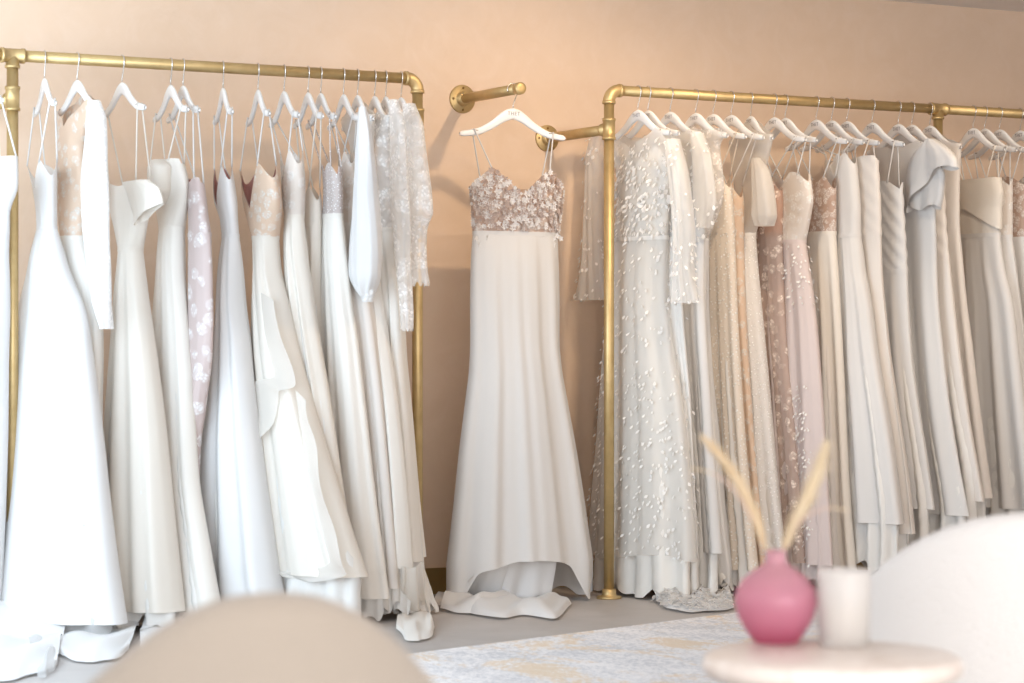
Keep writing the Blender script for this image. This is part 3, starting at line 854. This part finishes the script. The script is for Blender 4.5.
Lg(385.6, 'gown with long narrow lace sleeve, second from the left rack elbow', 'gown with long narrow lace sleeve', 14,
   [(150, 378, 400), (180, 378, 402)], [(230, 380, 402), (330, 382, 404), (420, 384, 410), (500, 386, 416), (556, 386, 422)],
   ab=40, bm='lace_sheer', sm='warm', bs=.04, shoulder=True, top=('scoop', .06, .03), straps=False, lining_y=.03,
   sleeves=[dict(lv=[(100, 388, 398), (130, 390, 406), (200, 391, 409), (270, 396, 411), (330, 401, 413)], m='lace_sheer', b=.028, push=.05, fold=(5, .001, .004), hem=lambda c, f, s, q: .006 * math.sin(9 * 2 * PI * q))])
Lg(401, 'lace gown with wide flared lace sleeve, nearest the left rack elbow', 'gown with wide flared lace sleeve', 16,
   [(150, 396, 420), (180, 396, 420)], [(230, 396, 412), (330, 396, 404), (420, 396, 409), (500, 396, 416), (559, 398, 423)],
   ab=40, bm='lace_sheer', sm='warm', bs=.05, shoulder=True, top=('scoop', .06, .03), straps=False, lining_y=.012, lx=.09, folds=(7, .002, .014),
   sleeves=[dict(lv=[(104, 402, 415), (130, 404, 424), (180, 404, 430), (212, 405, 433), (228, 408, 427), (250, 409, 426), (270, 411, 427), (284, 412, 429)], m='lace_sheer', b=.045, push=.03, fold=(6, .002, .010), hem=lambda c, f, s, q: .010 * math.sin(8 * 2 * PI * q))])

def petal_train(root, pl, sl, bl, sv):
    train(root, [(652, 590), (690, 586), (722, 584)], [(656, 603), (668, 610), (690, 614), (712, 613), (736, 610)], [(640, 500), (668, 500), (700, 510)], M['white'], 'train', .045, petals=800, drop_push=.05)
def train(root, mid, end, topl, mat, name, ripple, petals=0, drop_push=.0, fq=9, plane_y=None):
    """cloth falling from inside a skirt and pooling on the floor; outlines in pixels of the floor"""
    nq, npp = 90, 44; vs = []
    def curve(lst, u, fn):
        xs = np.linspace(0, 1, len(lst))
        return fn(float(pchip(xs, [l[0] for l in lst], u)), float(pchip(xs, [l[1] for l in lst], u)))
    for i in range(npp + 1):
        p = i / npp
        for j in range(nq + 1):
            u = j / nq
            E = curve(end, u, floor_pt); Mi = curve(mid, u, floor_pt)
            tp = curve(topl, u, lambda x, y: (x, y))
            yy = (plane_y if plane_y is not None else RY + .0)
            x_, s_ = hit_y(tp[0], yy); T = Vector((x_, yy, z_at(tp[1], s_)))
            if p < .45:
                k = p / .45
                q = T.lerp(Mi, k); q.z = T.z + (0.02 - T.z) * k ** .9
                q += Vector((0, -1, 0)) * (.016 * math.sin(u * fq * 1.8 + 1) + .008 * math.sin(u * fq * 3.3)) * (.3 + .7 * k)
            else:
                k = (p - .45) / .55
                q = Mi.lerp(E, k)
                q.z = .014 + ripple * math.sin(PI * k) * (.35 + .65 * math.sin(u * fq + k * 3) ** 2) * .6 + ripple * .3 * (1 + math.sin(u * fq * 1.9 - k * 5)) * (1 - k * .6) * .5
                q += Vector((0, -1, 0)) * .012 * math.sin(u * 17) * k
                if k > .9: q.z = max(.006, q.z * (1 - (k - .9) * 5))
            vs.append((q.x, q.y, max(.005, q.z)))
    fs = []
    for i in range(npp):
        for j in range(nq):
            a = i * (nq + 1) + j; fs.append((a, a + 1, a + nq + 2, a + nq + 1))
    tb_ = MB(); tb_.add(vs, fs)
    if petals:
        rs = random.Random(5)
        pm = petals_on(vs, nq + 1, petals, .030, 77, lambda v, q, r_: v > .3 and q < .97, lift=.004, up=True)
        tb_.add(pm.v, pm.f, 1)
    return tb_.build(name, [mat, M['petal']], root)
# cloth of the left gowns that reaches the floor
def left_train(k, mid, end, topl, mat, rip, fq=4.5): train(GOWNS[k]['root'], mid, end, topl, M[mat], 'train', rip, fq=fq, plane_y=RY - .02)
left_train(1, [(-20, 642), (20, 643), (62, 642)], [(-30, 690), (0, 684), (30, 678), (58, 668)], [(-18, 598), (20, 602), (70, 600)], 'white', .05)
left_train(2, [(28, 640), (45, 640), (60, 640)], [(33, 672), (41, 680), (50, 676), (58, 666)], [(28, 600), (45, 600), (64, 600)], 'tulle', .03)
left_train(3, [(62, 638), (95, 636), (138, 632)], [(58, 656), (80, 664), (108, 663), (130, 652)], [(66, 600), (100, 600), (136, 598)], 'white', .035)
left_train(4, [(140, 634), (175, 632), (215, 628)], [(140, 655), (170, 664), (200, 660), (225, 650)], [(150, 595), (180, 595), (215, 590)], 'white', .03)
train(GOWNS[15]['root'], [(399, 616), (411, 618), (426, 614)], [(396, 631), (410, 643), (425, 642), (436, 630)], [(402, 566), (411, 568), (423, 562)], M['warm'], 'train', .025, plane_y=RY - .40, fq=6)
# ---- right rack, from the elbow
pt_sel = lambda v, q, r_: v > .55 or r_.random() < .3
Rg(637.8, 'white petal covered gown with sheer sleeves, first behind the right rack elbow', 'white petal covered gown', 33,
   [(140, 616, 672), (170, 616, 672), (205, 616, 670)], [(239, 613, 668), (300, 607, 668), (350, 603, 673), (400, 599, 681), (450, 596, 686), (500, 592, 690), (556, 588, 692)],
   ab=38, bm='petal_sheer', sm='petal_tulle', bs=.07, bb=.05, shoulder=True, top=('v', .17, .15), straps=False, lining_y=.02, lin='warm', folds=(8, .002, .016), nude='warm', petal=(420, 620), extra=petal_train,
   hem=lambda c, f, s, q: .02 * math.sin(2 * 2 * PI * q),
   sleeves=[dict(lv=[(137, 590, 604), (160, 585, 603), (220, 583, 603), (258, 581, 604), (285, 577, 606), (300, 573, 608)], m='petal_sheer', b=.035, fold=(7, .001, .010), petals=90, psel=pt_sel, push=-.02),
            dict(lv=[(139, 664, 680), (180, 668, 689), (230, 672, 694), (268, 673, 693), (285, 671, 695), (303, 669, 698)], m='petal_sheer', b=.035, fold=(7, .001, .010), petals=110, psel=pt_sel, push=.03)])
Rg(647.9, 'second sheer white petal gown tucked behind the first', 'second sheer petal gown', 31,
   [(140, 628, 676), (180, 628, 680)], [(240, 630, 680), (300, 630, 682), (400, 628, 690), (550, 626, 698)],
   ab=38, bm='petal_sheer', sm='lining', bs=.035, bb=.03, shoulder=True, top=('v', .15, .13), straps=False, lining_y=.05, nude='white', petal=(60, 60))
Rg(670, 'white gown with petal sprigged sheer sleeve beside the petal gowns', 'gown with petal sprigged sleeve', 32,
   [(135, 655, 706), (180, 655, 709)], [(240, 660, 705), (300, 662, 705), (400, 664, 711), (550, 662, 722)],
   ab=38, bm='petal_sheer', sm='ivory', bs=.04, bb=.035, shoulder=True, top=('v', .13, .05), straps=False, lining_y=.04, nude='white', petal=(70, 20),
   sleeves=[dict(lv=[(133, 690, 704), (160, 692, 712), (200, 693, 716), (228, 698, 712)], m='petal_sheer', b=.03, fold=(6, .001, .006), petals=30, push=.03)])
Rg(695.5, 'smooth ivory satin gown with pointed folded hem behind the petal gown', 'smooth ivory satin gown with pointed hem', 33,
   [(150, 688, 720), (190, 688, 724)], [(240, 684, 709), (300, 682, 708), (370, 682, 711), (430, 682, 717), (500, 680, 723), (566, 676, 731)],
   ab=38, bm='lace_sheer', sm='white', bs=.05, shoulder=True, top=('scoop', .06, .03), straps=False, lining_y=.05, hem=lambda c, f, s, q: -.07 * max(0, c) + .03 * math.sin(3 * 2 * PI * q), lx=.03)
Rg(713, 'beige sequinned sheath gown left of the sparkling tulle gown', 'beige sequinned sheath gown', 34,
   [(175, 700, 730), (200, 700, 733)], [(232, 700, 735), (300, 700, 737), (400, 702, 742), (500, 704, 750), (568, 704, 757)],
   ab=38, bm='sequin_beige', sm='sequin_beige', bs=.04, shoulder=False, top=('v', .10, .05), lining_y=.05)
Rg(731, 'champagne lace gown squeezed between sequinned sheath and sparkling tulle', 'champagne lace gown beside the sparkling tulle', 34,
   [(185, 716, 742), (205, 716, 744)], [(235, 716, 744), (300, 718, 746), (400, 720, 752), (500, 722, 760), (565, 722, 766)],
   ab=38, bm='lace_nude', sm='lace_nude', bs=.035, top=('v', .08, .05), lining_y=.05)
Rg(750.6, 'sparkling white tulle gown with high sheer neck and short puff sleeve', 'sparkling tulle gown with puff sleeve', 22,
   [(175, 733, 766), (200, 735, 764)], [(234, 735, 756), (300, 735, 761), (400, 736, 770), (500, 734, 779), (577, 732, 788)],
   ab=38, bm='tulle_ivory', sm='sparkle', bs=.06, shoulder=True, top=('scoop', .03, .02), straps=False, lining_y=.04, lin='tulle_ivory', folds=(8, .002, .012),
   sleeves=[dict(name='puff_sleeve', lv=[(158, 752, 760), (172, 752, 770), (195, 753, 775), (215, 753, 777), (226, 756, 774)], m='tulle_ivory', b=.045, push=.04, fold=(7, .002, .006))])
Rg(774, 'sheer taupe lace gown hidden behind the puff sleeved gown', 'sheer taupe lace gown', 33,
   [(178, 756, 782), (205, 754, 784)], [(235, 752, 783), (330, 752, 787), (400, 752, 793), (560, 752, 806)],
   ab=40, bm='sheer_taupe', sm='sheer_taupe', bs=.035, top=('v', .08, .05), lining_y=.05, lin='blush', nude='nude')
Rg(785, 'blush tulle gown with leafy white lace bodice and trailing lace motif', 'blush tulle gown with leafy lace bodice', 33,
   [(173, 772, 810), (200, 773, 813), (222, 776, 810)], [(242, 779, 806), (300, 776, 815), (350, 774, 820), (400, 773, 824), (480, 770, 829), (562, 768, 834)],
   ab=40, bm='lace_ivory', sm='blush', bs=.06, top=('sweet', .04, .05), lining_y=.04, lin='blush', folds=(9, .002, .014),
   motif=(330, .014, 9, lambda v, q, r_: (.42 < v < .97 and .08 < q < .20) or (v < .2 and r_.random() < .4)))
Rg(816, 'gown with tan beaded bodice on thin V straps and cream skirt', 'gown with tan beaded bodice', 33,
   [(177, 800, 836), (205, 800, 836)], [(234, 802, 836), (300, 804, 840), (400, 806, 845), (500, 806, 850), (592, 804, 857)],
   ab=40, bm='tan_bead', sm='cream', bs=.045, top=('v', .07, .05), lining_y=.04, lin='champagne')
Rg(831.4, 'plain ivory crepe V neck gown with spaghetti straps and flowing skirt', 'plain ivory V neck crepe gown', 34,
   [(152, 826, 855), (175, 826, 858), (200, 828, 860)], [(236, 834, 861), (260, 836, 864), (300, 834, 870), (350, 831, 876), (400, 829, 884), (450, 828, 892), (521, 826, 901)],
   ab=40, bm='ivory', sm='ivory', bs=.06, top=('v', .10, .06), lining_y=.10, folds=(8, .002, .016))
Rg(846.8, 'sheer shouldered champagne gown with gathered waist beside the plain V neck', 'sheer shouldered champagne gown', 34,
   [(160, 824, 878), (200, 824, 880)], [(235, 826, 881), (270, 826, 882), (330, 826, 887), (400, 826, 896), (480, 826, 907), (530, 826, 912)],
   ab=40, bm='champagne', sm='champagne', bs=.045, top=('straight', 0, 0), lining_y=.12, ruche=.0015)
Rg(872, 'ivory satin gown with diagonal ruched strapless bodice', 'ruched strapless satin gown', 34,
   [(182, 846, 902), (220, 846, 904), (250, 848, 906)], [(272, 850, 907), (300, 850, 908), (350, 850, 911), (400, 850, 917), (450, 850, 925), (506, 850, 933)],
   ab=40, bm='ivory', sm='ivory', bs=.05, top=('sweet', .02, .03), lining_y=.12, ruche=.0028)
Rg(898, 'ivory gown with layered flutter sleeve, just before the second brass post', 'flutter sleeved ivory gown', 34,
   [(160, 872, 934), (190, 872, 937)], [(216, 874, 935), (300, 876, 938), (350, 878, 943), (420, 878, 952), (512, 878, 969)],
   ab=40, bm='ivory', sm='ivory', bs=.05, shoulder=True, top=('v', .12, .05), straps=False, lining_y=.12,
   sleeves=[dict(name='flutter_sleeve', lv=[(139, 926, 936), (150, 915, 948), (162, 908, 956), (170, 906, 957)], m='ivory', b=.03, push=.05, fold=(5, .002, .008), hem=lambda c, f, s, q: -.13 * max(0, .3 - c) + .01 * math.sin(6 * PI * q)),
            dict(name='flutter_sleeve', lv=[(158, 920, 938), (180, 910, 944), (200, 908, 942), (208, 908, 940)], m='ivory', b=.026, push=.03, fold=(5, .002, .007), hem=lambda c, f, s, q: .01 * math.sin(6 * PI * q))])
Rg(911.6, 'champagne gown with pleated side bodice beneath the flutter sleeve', 'pleated champagne gown', 34,
   [(176, 888, 944), (210, 888, 945)], [(262, 890, 949), (300, 892, 953), (400, 894, 965), (498, 894, 981)],
   ab=40, bm='champagne', sm='champagne', bs=.045, top=('straight', 0, 0), lining_y=.12, ruche=.0028)
Rg(929.6, 'champagne slip gown with high sheer neckline at the second brass post', 'champagne slip gown at the second post', 34,
   [(165, 906, 960), (200, 906, 959)], [(230, 906, 959), (300, 908, 965), (350, 910, 971), (420, 912, 979), (495, 914, 989)],
   ab=40, bm='champagne', sm='champagne', bs=.05, shoulder=True, top=('scoop', .04, .03), straps=False, lining_y=.12)
Rg(973, 'cream gown with broad fold over neckline, first right of the second brass post', 'cream fold over gown', 34,
   [(181, 952, 1000), (205, 952, 1001), (225, 954, 1000)], [(236, 955, 1000), (265, 955, 1004), (300, 954, 1012), (350, 953, 1018), (420, 952, 1026), (506, 950, 1036)],
   ab=40, bm='cream', sm='ivory', bs=.07, top=('straight', 0, 0), lining_y=.12,
   sleeves=[dict(name='fold_over_collar', lv=[(180, 950, 1001), (195, 949, 1003), (209, 950, 1002)], m='cream', b=.052, push=.0, fold=(3, .0, .003), hem=lambda c, f, s, q: -.085 * max(0, c + .1) ** 1.2)])
Rg(984.5, 'white beaded strap gown half hidden behind the cream fold over gown', 'half hidden beaded strap gown', 35,
   [(178, 962, 1012), (205, 962, 1012)], [(238, 964, 1012), (300, 966, 1020), (400, 966, 1032), (506, 966, 1046)],
   ab=40, bm='lace_ivory', sm='ivory', bs=.04, top=('sweet', .03, .05), lining_y=.12)
Rg(999.4, 'gown with brown beaded lace bodice cut by the right picture edge', 'brown beaded gown at the right edge', 35,
   [(178, 976, 1026), (205, 976, 1027)], [(240, 978, 1026), (300, 980, 1032), (400, 982, 1046), (506, 982, 1060)],
   ab=40, bm='tan_bead', sm='ivory', bs=.045, top=('sweet', .03, .05), lining_y=.12)
Rg(1020, 'outermost ivory gown at the right picture edge, mostly outside the frame', 'outermost gown on the right', 35,
   [(178, 996, 1048), (205, 996, 1050)], [(240, 998, 1050), (400, 1000, 1066), (506, 1002, 1080)],
   ab=40, bm='lace_ivory', sm='ivory', bs=.045, top=('sweet', .03, .05), lining_y=.12)

# ---- the single gown shown on the wall arm
def flower(m, c, nrm, up, r, petals, mi, rs):
    nrm = nrm.normalized(); sd = up.cross(nrm).normalized(); up2 = nrm.cross(sd)
    a0 = rs.uniform(0, 2 * PI)
    for k in range(petals):
        a = a0 + 2 * PI * k / petals; dr = sd * math.cos(a) + up2 * math.sin(a); tn = nrm.cross(dr)
        w = r * .34
        v = [c + nrm * .002, c + dr * r * .5 - tn * w + nrm * .005, c + dr * r * .5 + nrm * .002, c + dr * r * .5 + tn * w + nrm * .005, c + dr * r + nrm * .008]
        m.add(v, [(0, 1, 2), (0, 2, 3), (1, 4, 2), (2, 4, 3)], mi)
    m.add(*lathe_along(c + nrm * .001, nrm, [(0, r * .16), (.004, r * .14), (.005, r * .05)], 8), mi)
def display_extra(root, pl, sl, bl, sv):
    yD_ = yD + .05
    train(root, [(446, 601), (480, 603), (520, 604), (549, 602)], [(432, 607), (452, 609), (478, 617), (503, 620), (525, 617), (552, 621), (573, 606)],
          [(468, 580), (490, 560), (530, 550), (556, 562)], M['white'], 'train', .055, plane_y=yD_ - .09, fq=8)
    train(root, [(452, 602), (480, 604), (505, 603)], [(440, 611), (462, 615), (492, 613), (520, 607)], [(478, 566), (492, 562), (512, 560)], M['white'], 'lower_drape', .075, plane_y=yD_ - .095, fq=5)
    mm = MB(); rs = random.Random(3)
    bvs, _ = tube(pl, bl + [sl[0]], 26, 72, tops('bust', 0, .075), None, (7, .0006, .0015), 1)
    nthb = 72
    for row in range(12):
        for c_ in range(20):
            i = int((row + .5 + rs.uniform(-.4, .4)) / 12.2 * 25); j = int((c_ + .5 + rs.uniform(-.45, .45)) / 20 * 36) + 0
            i = min(25, max(1, i)); j = j % nthb
            a = Vector(bvs[i * nthb + j]); b = Vector(bvs[i * nthb + (j + 1) % nthb]); c = Vector(bvs[min(26, i + 1) * nthb + j])
            n_ = (b - a).cross(c - a)
            if n_.length < 1e-9: continue
            n_.normalize(); 
            if n_.y > 0: n_ = -n_
            flower(mm, a + n_ * .003, n_, Vector((0, 0, 1)), rs.uniform(.007, .017), rs.choice((5, 6)), 1 if rs.random() < .40 else 0, rs)
    for _ in range(170):
        i = rs.randrange(1, 25); j = rs.randrange(0, 36)
        a = Vector(bvs[i * nthb + j]); b = Vector(bvs[i * nthb + j + 1]); c = Vector(bvs[(i + 1) * nthb + j])
        n_ = (b - a).cross(c - a)
        if n_.length < 1e-9: continue
        n_.normalize()
        if n_.y > 0: n_ = -n_
        flower(mm, a + n_ * .002, n_, Vector((0, 0, 1)), rs.uniform(.007, .014), 4, 1 if rs.random() < .5 else 0, rs)
    mm.build('lace_applique', [M['applique'], M['applique_pink']], root, smooth=False)
    # lace sprigs running over the waist seam
    m2 = MB()
    for k in range(22):
        px = 474 + 84 * k / 21 + rs.uniform(-2, 2); z = 1.2; py = 236 + rs.uniform(-3, 9)
        dep, t = pl.meet(px, z); z = z_at(py, dep)
        q = pl.h + t * pl.d(z) + .047 * math.sqrt(max(.05, 1 - ((px - 516) / 45) ** 2)) * pl.nf(z)
        flower(m2, Vector((q[0], q[1], z)), Vector((0, -1, 0)), Vector((0, 0, 1)), rs.uniform(.009, .016), 5, 0, rs)
    m2.build('waist_applique', M['applique'], root, smooth=False)
DHX = [447, 455, 467, 485, 505, 522, 540, 557, 566, 577, 585, 594]; DHY = [598, 591, 568, 563, 558, 558, 560, 565, 581, 601, 592, 577]
def d_hem(c, front, s, q):
    # metres above or below the lowest measured level: the front is looped up, the sides and back fall to the floor
    if front: return -(float(pchip(DHX, DHY, 520.5 + 73.5 * c)) - 560) / 256
    return -.14 - .02 * math.sin(q * 60)
M['illusion_nude'] = lace_lined('nude floral lace', (0.52, 0.37, 0.29), (0.74, 0.69, 0.65), 1.9, 0.62)
gown(515, 'single ivory crepe gown with floral lace bodice on the wall arm', 'single gown on the wall arm', None, None, psi(515) + 90, 0,
     [(169, 470, 562), (185, 469, 563), (205, 471, 561)],
     [(234, 473, 558), (260, 471, 559), (300, 470, 560), (340, 470, 560), (365, 469, 562), (400, 465, 568), (450, 459, 577), (500, 454, 585), (535, 450, 590), (560, 447, 594)],
     bm='illusion_nude', sm='ivory', bb=.055, bs=.15, top=('bust', 0, .075), straps=True, strap_mat='ivory', hp=(xD, yD + .045), rail=zD, phib=90, folds=(10, .003, .020), hem=d_hem,
     extra=display_extra, seed=1)

for o_ in [HPROTO] + list(HPROTO.children_recursive): bpy.data.objects.remove(o_)
# ------------------------------------------------------------------ chairs
def tub_chair(px, depth, label, mat, Rr, rotz, pw=2.0, w=58, top=.75):
    c = CAM + (depth + Rr) * ray(px)
    root = thing('armchair', (c[0], c[1], 0), label, 'chair', 'rounded boucle armchairs', rotz)
    # local frame: the back faces -Y (towards the camera), open side +Y
    n = 96; th_ = .085; vs = []; fs = []
    prof = []
    A0 = 128
    def height(a): return .47 + (top - .47) * math.exp(-abs(a / w) ** pw)
    for i in range(n + 1):
        a = -A0 + 2 * A0 * i / n; h = height(a)
        ring = []
        for (u, v) in ([(0, k / 8) for k in range(8)] + [(0.5 - .5 * math.cos(PI * k / 10), 1 + .5 * math.sin(PI * k / 10)) for k in range(11)] + [(1, 1 - k / 8) for k in range(1, 9)]):
            # u: 0 outer face, 1 inner face ; v: height (1 = shoulder of the roll)
            zz = .13 + (h - th_ * .5 - .13) * min(v, 1) + (th_ * .5) * max(0, v - 1) * 2
            rr = Rr - u * th_ + .018 * math.sin(PI * min(v, 1)) * (1 - 2 * u) * .8
            ring.append((math.sin(R(a)) * rr, -math.cos(R(a)) * rr, zz))
        vs += ring
    k = len(vs) // (n + 1)
    for i in range(n):
        for j in range(k):
            fs.append((i * k + j, (i + 1) * k + j, (i + 1) * k + (j + 1) % k, i * k + (j + 1) % k))
    fs.append(tuple(range(k))); fs.append(tuple(n * k + j for j in range(k))[::-1])
    mk('backrest', vs, fs, mat, root, world=False)
    # seat cushion: rounded disc
    ri = Rr - th_ - .004
    m_ = MB(); m_.add(*lathe_along((0, .02, .24), (0, 0, 1), [(0, .1), (0, ri - .03), (.02, ri - .008), (.06, ri), (.14, ri - .002), (.18, ri - .018), (.20, ri - .06), (.207, .1), (.208, .01)], 56))
    m_.build('seat_cushion', mat, root, world=False)
    m_ = MB(); m_.add(*lathe_along((0, .01, .12), (0, 0, 1), [(0, Rr - .05), (0, Rr - .02), (.01, Rr - .012), (.12, Rr - .03), (.12, .1)], 56)); m_.build('seat_base', mat, root, world=False)
    for k_ in range(4):
        a = PI / 4 + k_ * PI / 2
        m_ = MB(); m_.add(*sweep([(math.cos(a) * (Rr - .06), math.sin(a) * (Rr - .06), 0), (math.cos(a) * (Rr - .09), math.sin(a) * (Rr - .09), .13)], [.013, .020], 16)); m_.build('leg', M['dark_wood'], root, world=False)
    return root
tub_chair(219, 3.10, 'beige rounded armchair seen from behind in front of the left rack', M['boucle_beige'], .355, R(-YAW + 19), 2.4, 50, .70)
tub_chair(1024, 4.60, 'white boucle rounded armchair beside the marble table, right corner', M['boucle_white'], .35, R(-YAW), 2.6, 80, .70)

# ------------------------------------------------------------------ side table and what stands on it
TZ = 0.50
tc = floor_pt(832, 654, TZ)
tb = thing('side_table', (tc.x, tc.y, 0), 'small round pale marble side table holding vase and candle', 'table')
TR = .217
m = MB(); m.add(*lathe_along((tc.x, tc.y, TZ - .04), (0, 0, 1), [(0, .03), (0, TR - .018), (.006, TR - .006), (.016, TR), (.026, TR), (.035, TR - .004), (.040, TR - .013), (.040, .03), (.040, .002)], 72)); m.build('tabletop', M['marble'], tb)
m = MB(); m.add(*lathe_along((tc.x, tc.y, .02), (0, 0, 1), [(0, .05), (.02, .035), (.05, .028), (.40, .028), (.425, .04), (.439, .06)], 36)); m.build('pedestal', M['brass'], tb)
m = MB(); m.add(*lathe_along((tc.x, tc.y, .0115), (0, 0, 1), [(0, .14), (.01, .145), (.018, .14), (.024, .05)], 48)); m.build('table_foot', M['brass'], tb)
vp = floor_pt(776, 642.5, TZ)
prof_o = [(0, .004), (0, .036), (.004, .041), (.020, .052), (.045, .066), (.070, .0715), (.090, .0685), (.108, .058), (.122, .042), (.131, .028), (.138, .0195), (.148, .0165), (.160, .018)]
prof_i = [(.160, .0150), (.148, .0135), (.138, .0160), (.130, .0240), (.108, .053), (.070, .0665), (.045, .061), (.020, .046), (.012, .030), (.011, .003)]
m = MB(); m.add(*lathe_along((vp.x, vp.y, TZ + .0005), (0, 0, 1), prof_o + prof_i, 56, cap=False))
vase = m.build('vase', M['pink']); meta(vase, 'round pink glass bud vase with narrow neck on the marble table', 'vase')
cp = floor_pt(844, 645.5, TZ)
cr = thing('candle', (cp.x, cp.y, TZ), 'white candle in a frosted glass tumbler beside the pink vase', 'candle')
m = MB(); m.add(*lathe_along((cp.x, cp.y, TZ + .0005), (0, 0, 1), [(0, .002), (0, .040), (.003, .0435), (.128, .0465), (.1295, .0455), (.128, .0445), (.014, .0412), (.012, .002)], 48, cap=False)); m.build('glass_cup', M['frosted'], cr)
m = MB(); m.add(*lathe_along((cp.x, cp.y, TZ + .013), (0, 0, 1), [(0, .01), (0, .0405), (.055, .0415), (.057, .040), (.057, .004)], 40)); m.build('wax', M['wax'], cr)
m = MB(); m.add(*sweep([(cp.x, cp.y, TZ + .068), (cp.x + .001, cp.y, TZ + .083)], .0012, 8)); m.build('wick', M['wick'], cr)

vdep = (Vector((vp.x, vp.y)) - Vector(CAM)).dot(Vector(VIEW))
def plume(name, label, path, rmax, mat, hairs, stem_to, seed):
    """path: pixels from base of the plume to its tip, standing above the vase"""
    rs = random.Random(seed)
    pts = [at(x, y, vdep + o) for x, y, o in path]
    n = 40; xs = np.linspace(0, 1, len(pts)); cl = []
    for i in range(n + 1):
        u = i / n; cl.append(Vector([float(pchip(xs, [p[k] for p in pts], u)) for k in range(3)]))
    foot = Vector((vp.x + rs.uniform(-.012, .012), vp.y + rs.uniform(-.012, .012), TZ + .016))
    neck = Vector((vp.x + (pts[0].x - vp.x) * .10, vp.y + (pts[0].y - vp.y) * .10, TZ + .152))
    root = thing(name, foot, label, 'dried grass', 'dried grasses in the vase')
    mk('stem', *sweep([foot, foot.lerp(neck, .6), neck, cl[0]] + cl[1::3], .0014, 8), M['stem'], root)
    m = MB()
    radii = [max(.0005, rmax * .45 * math.sin(PI * min(1, (i / n) * .92 + .06)) ** .8) for i in range(n + 1)]
    m.add(*sweep(cl, radii, 12))
    for _ in range(hairs):
        i = rs.randrange(0, n); u = i / n
        p = cl[i]; t = (cl[min(n, i + 1)] - cl[max(0, i - 1)]).normalized()
        o = t.orthogonal().normalized(); o = (Quaternion(t, rs.uniform(0, 2 * PI)) @ o)
        L = rmax * (.6 + 1.0 * rs.random()) * (math.sin(PI * min(1, u * .9 + .1)) ** .6 + .15)
        tip = p + o * L * .8 + t * L * rs.uniform(.9, 1.8)
        sd = o.cross(t) * .0009
        m.add([p - sd, p + sd, tip], [(0, 1, 2)])
    m.build('plume', mat, root)
plume('dried_grass_plume', 'tan fluffy dried grass plume leaning left from the pink vase', [(765, 549, 0), (757, 522, .01), (744, 492, .02), (725, 462, .03), (702, 436, .04)], .018, M['plume_tan'], 1100, None, 1)
plume('dried_grass_plume', 'cream fluffy dried grass plume leaning right from the pink vase', [(783, 551, 0), (793, 527, .0), (806, 500, .0), (818, 472, .0), (827, 445, .0)], .022, M['plume_cream'], 1200, None, 2)
plume('dried_grass_sprig', 'thin pale sprig arching far left from the pink vase', [(764, 545, 0), (750, 515, -.02), (732, 488, -.03), (712, 473, -.04), (690, 468, -.05)], .004, M['sprig'], 160, None, 3)
plume('dried_grass_sprig', 'thin pale sprig arching right from the pink vase above the candle', [(788, 545, 0), (798, 525, -.02), (812, 513, -.03), (830, 508, -.04), (848, 510, -.05)], .004, M['sprig'], 160, None, 4)

# ------------------------------------------------------------------ light
w = bpy.data.worlds.new('World'); scene.world = w; w.use_nodes = True
bg = w.node_tree.nodes['Background']; bg.inputs[0].default_value = (0.98, 0.98, 1.0, 1); bg.inputs[1].default_value = 1.15
def area(name, loc, target, sx, sy, power, col):
    l = bpy.data.lights.new(name, 'AREA'); l.shape = 'RECTANGLE'; l.size = sx; l.size_y = sy; l.energy = power; l.color = col
    o = bpy.data.objects.new(name, l); COL.objects.link(o); o.location = loc
    o.rotation_euler = (Vector(target) - Vector(loc)).to_track_quat('-Z', 'Y').to_euler(); return o
area('window_daylight', (-3.68, -1.85, 1.35), (-1.2, -1.0, 1.1), 2.9, 2.0, 78, (0.64, 0.83, 1.0))  # daylight from the left, entering through the added window
area('front_fill', (-3.6, -10.1, 1.25), (-0.9, 0, 0.95), 5.0, 2.4, 112, (1.0, 0.965, 0.93))  # soft front fill lamp, added behind the camera; no shopfront is built there
def spot(name, loc, target, power, col, size=95, blend=.8, rad=.04):
    l = bpy.data.lights.new(name, 'SPOT'); l.energy = power; l.color = col; l.spot_size = R(size); l.spot_blend = blend; l.shadow_soft_size = rad
    o = bpy.data.objects.new(name, l); COL.objects.link(o); o.location = loc
    o.rotation_euler = (Vector(target) - Vector(loc)).to_track_quat('-Z', 'Y').to_euler(); return o
WARM = (1.0, 0.74, 0.47)
spot('downlight', (xD + .28, -1.50, CEIL - .02), (xD + .25, -.35, 1.2), 33, WARM, 115, .8, .03)
spot('downlight', (xD - .95, -1.50, CEIL - .02), (xD - .8, -.35, 1.2), 2.5, WARM, 115)
spot('downlight', (xD + 1.6, -1.50, CEIL - .02), (xD + 1.6, -.35, 1.2), 14, WARM, 115)
for x_, p_ in ((.25, 34), (1.25, 42), (2.25, 44)):
    spot('downlight', (x_ - .4, -2.4, CEIL - .02), (x_, -.75, 1.35), p_, (1.0, 0.86, 0.70), 62, .9)

# ------------------------------------------------------------------ camera
cam = bpy.data.cameras.new('Camera'); co = bpy.data.objects.new('Camera', cam); COL.objects.link(co)
co.location = (CAM[0], CAM[1], CAMZ); co.rotation_euler = (R(90), 0, R(-YAW))
cam.sensor_width = 36; cam.lens = F / 1024 * 36
cam.clip_start = .05; cam.clip_end = 60
cam.dof.use_dof = True; cam.dof.focus_distance = 9.7; cam.dof.aperture_fstop = 3.4
scene.camera = co
vs_ = scene.view_settings; vs_.view_transform = 'Standard'; vs_.look = 'None'; vs_.gamma = 1; vs_.use_curve_mapping = False; vs_.exposure = 0.55
scene.cycles.use_denoising = True
scene.cycles.max_bounces = 10; scene.cycles.transparent_max_bounces = 24; scene.cycles.diffuse_bounces = 5
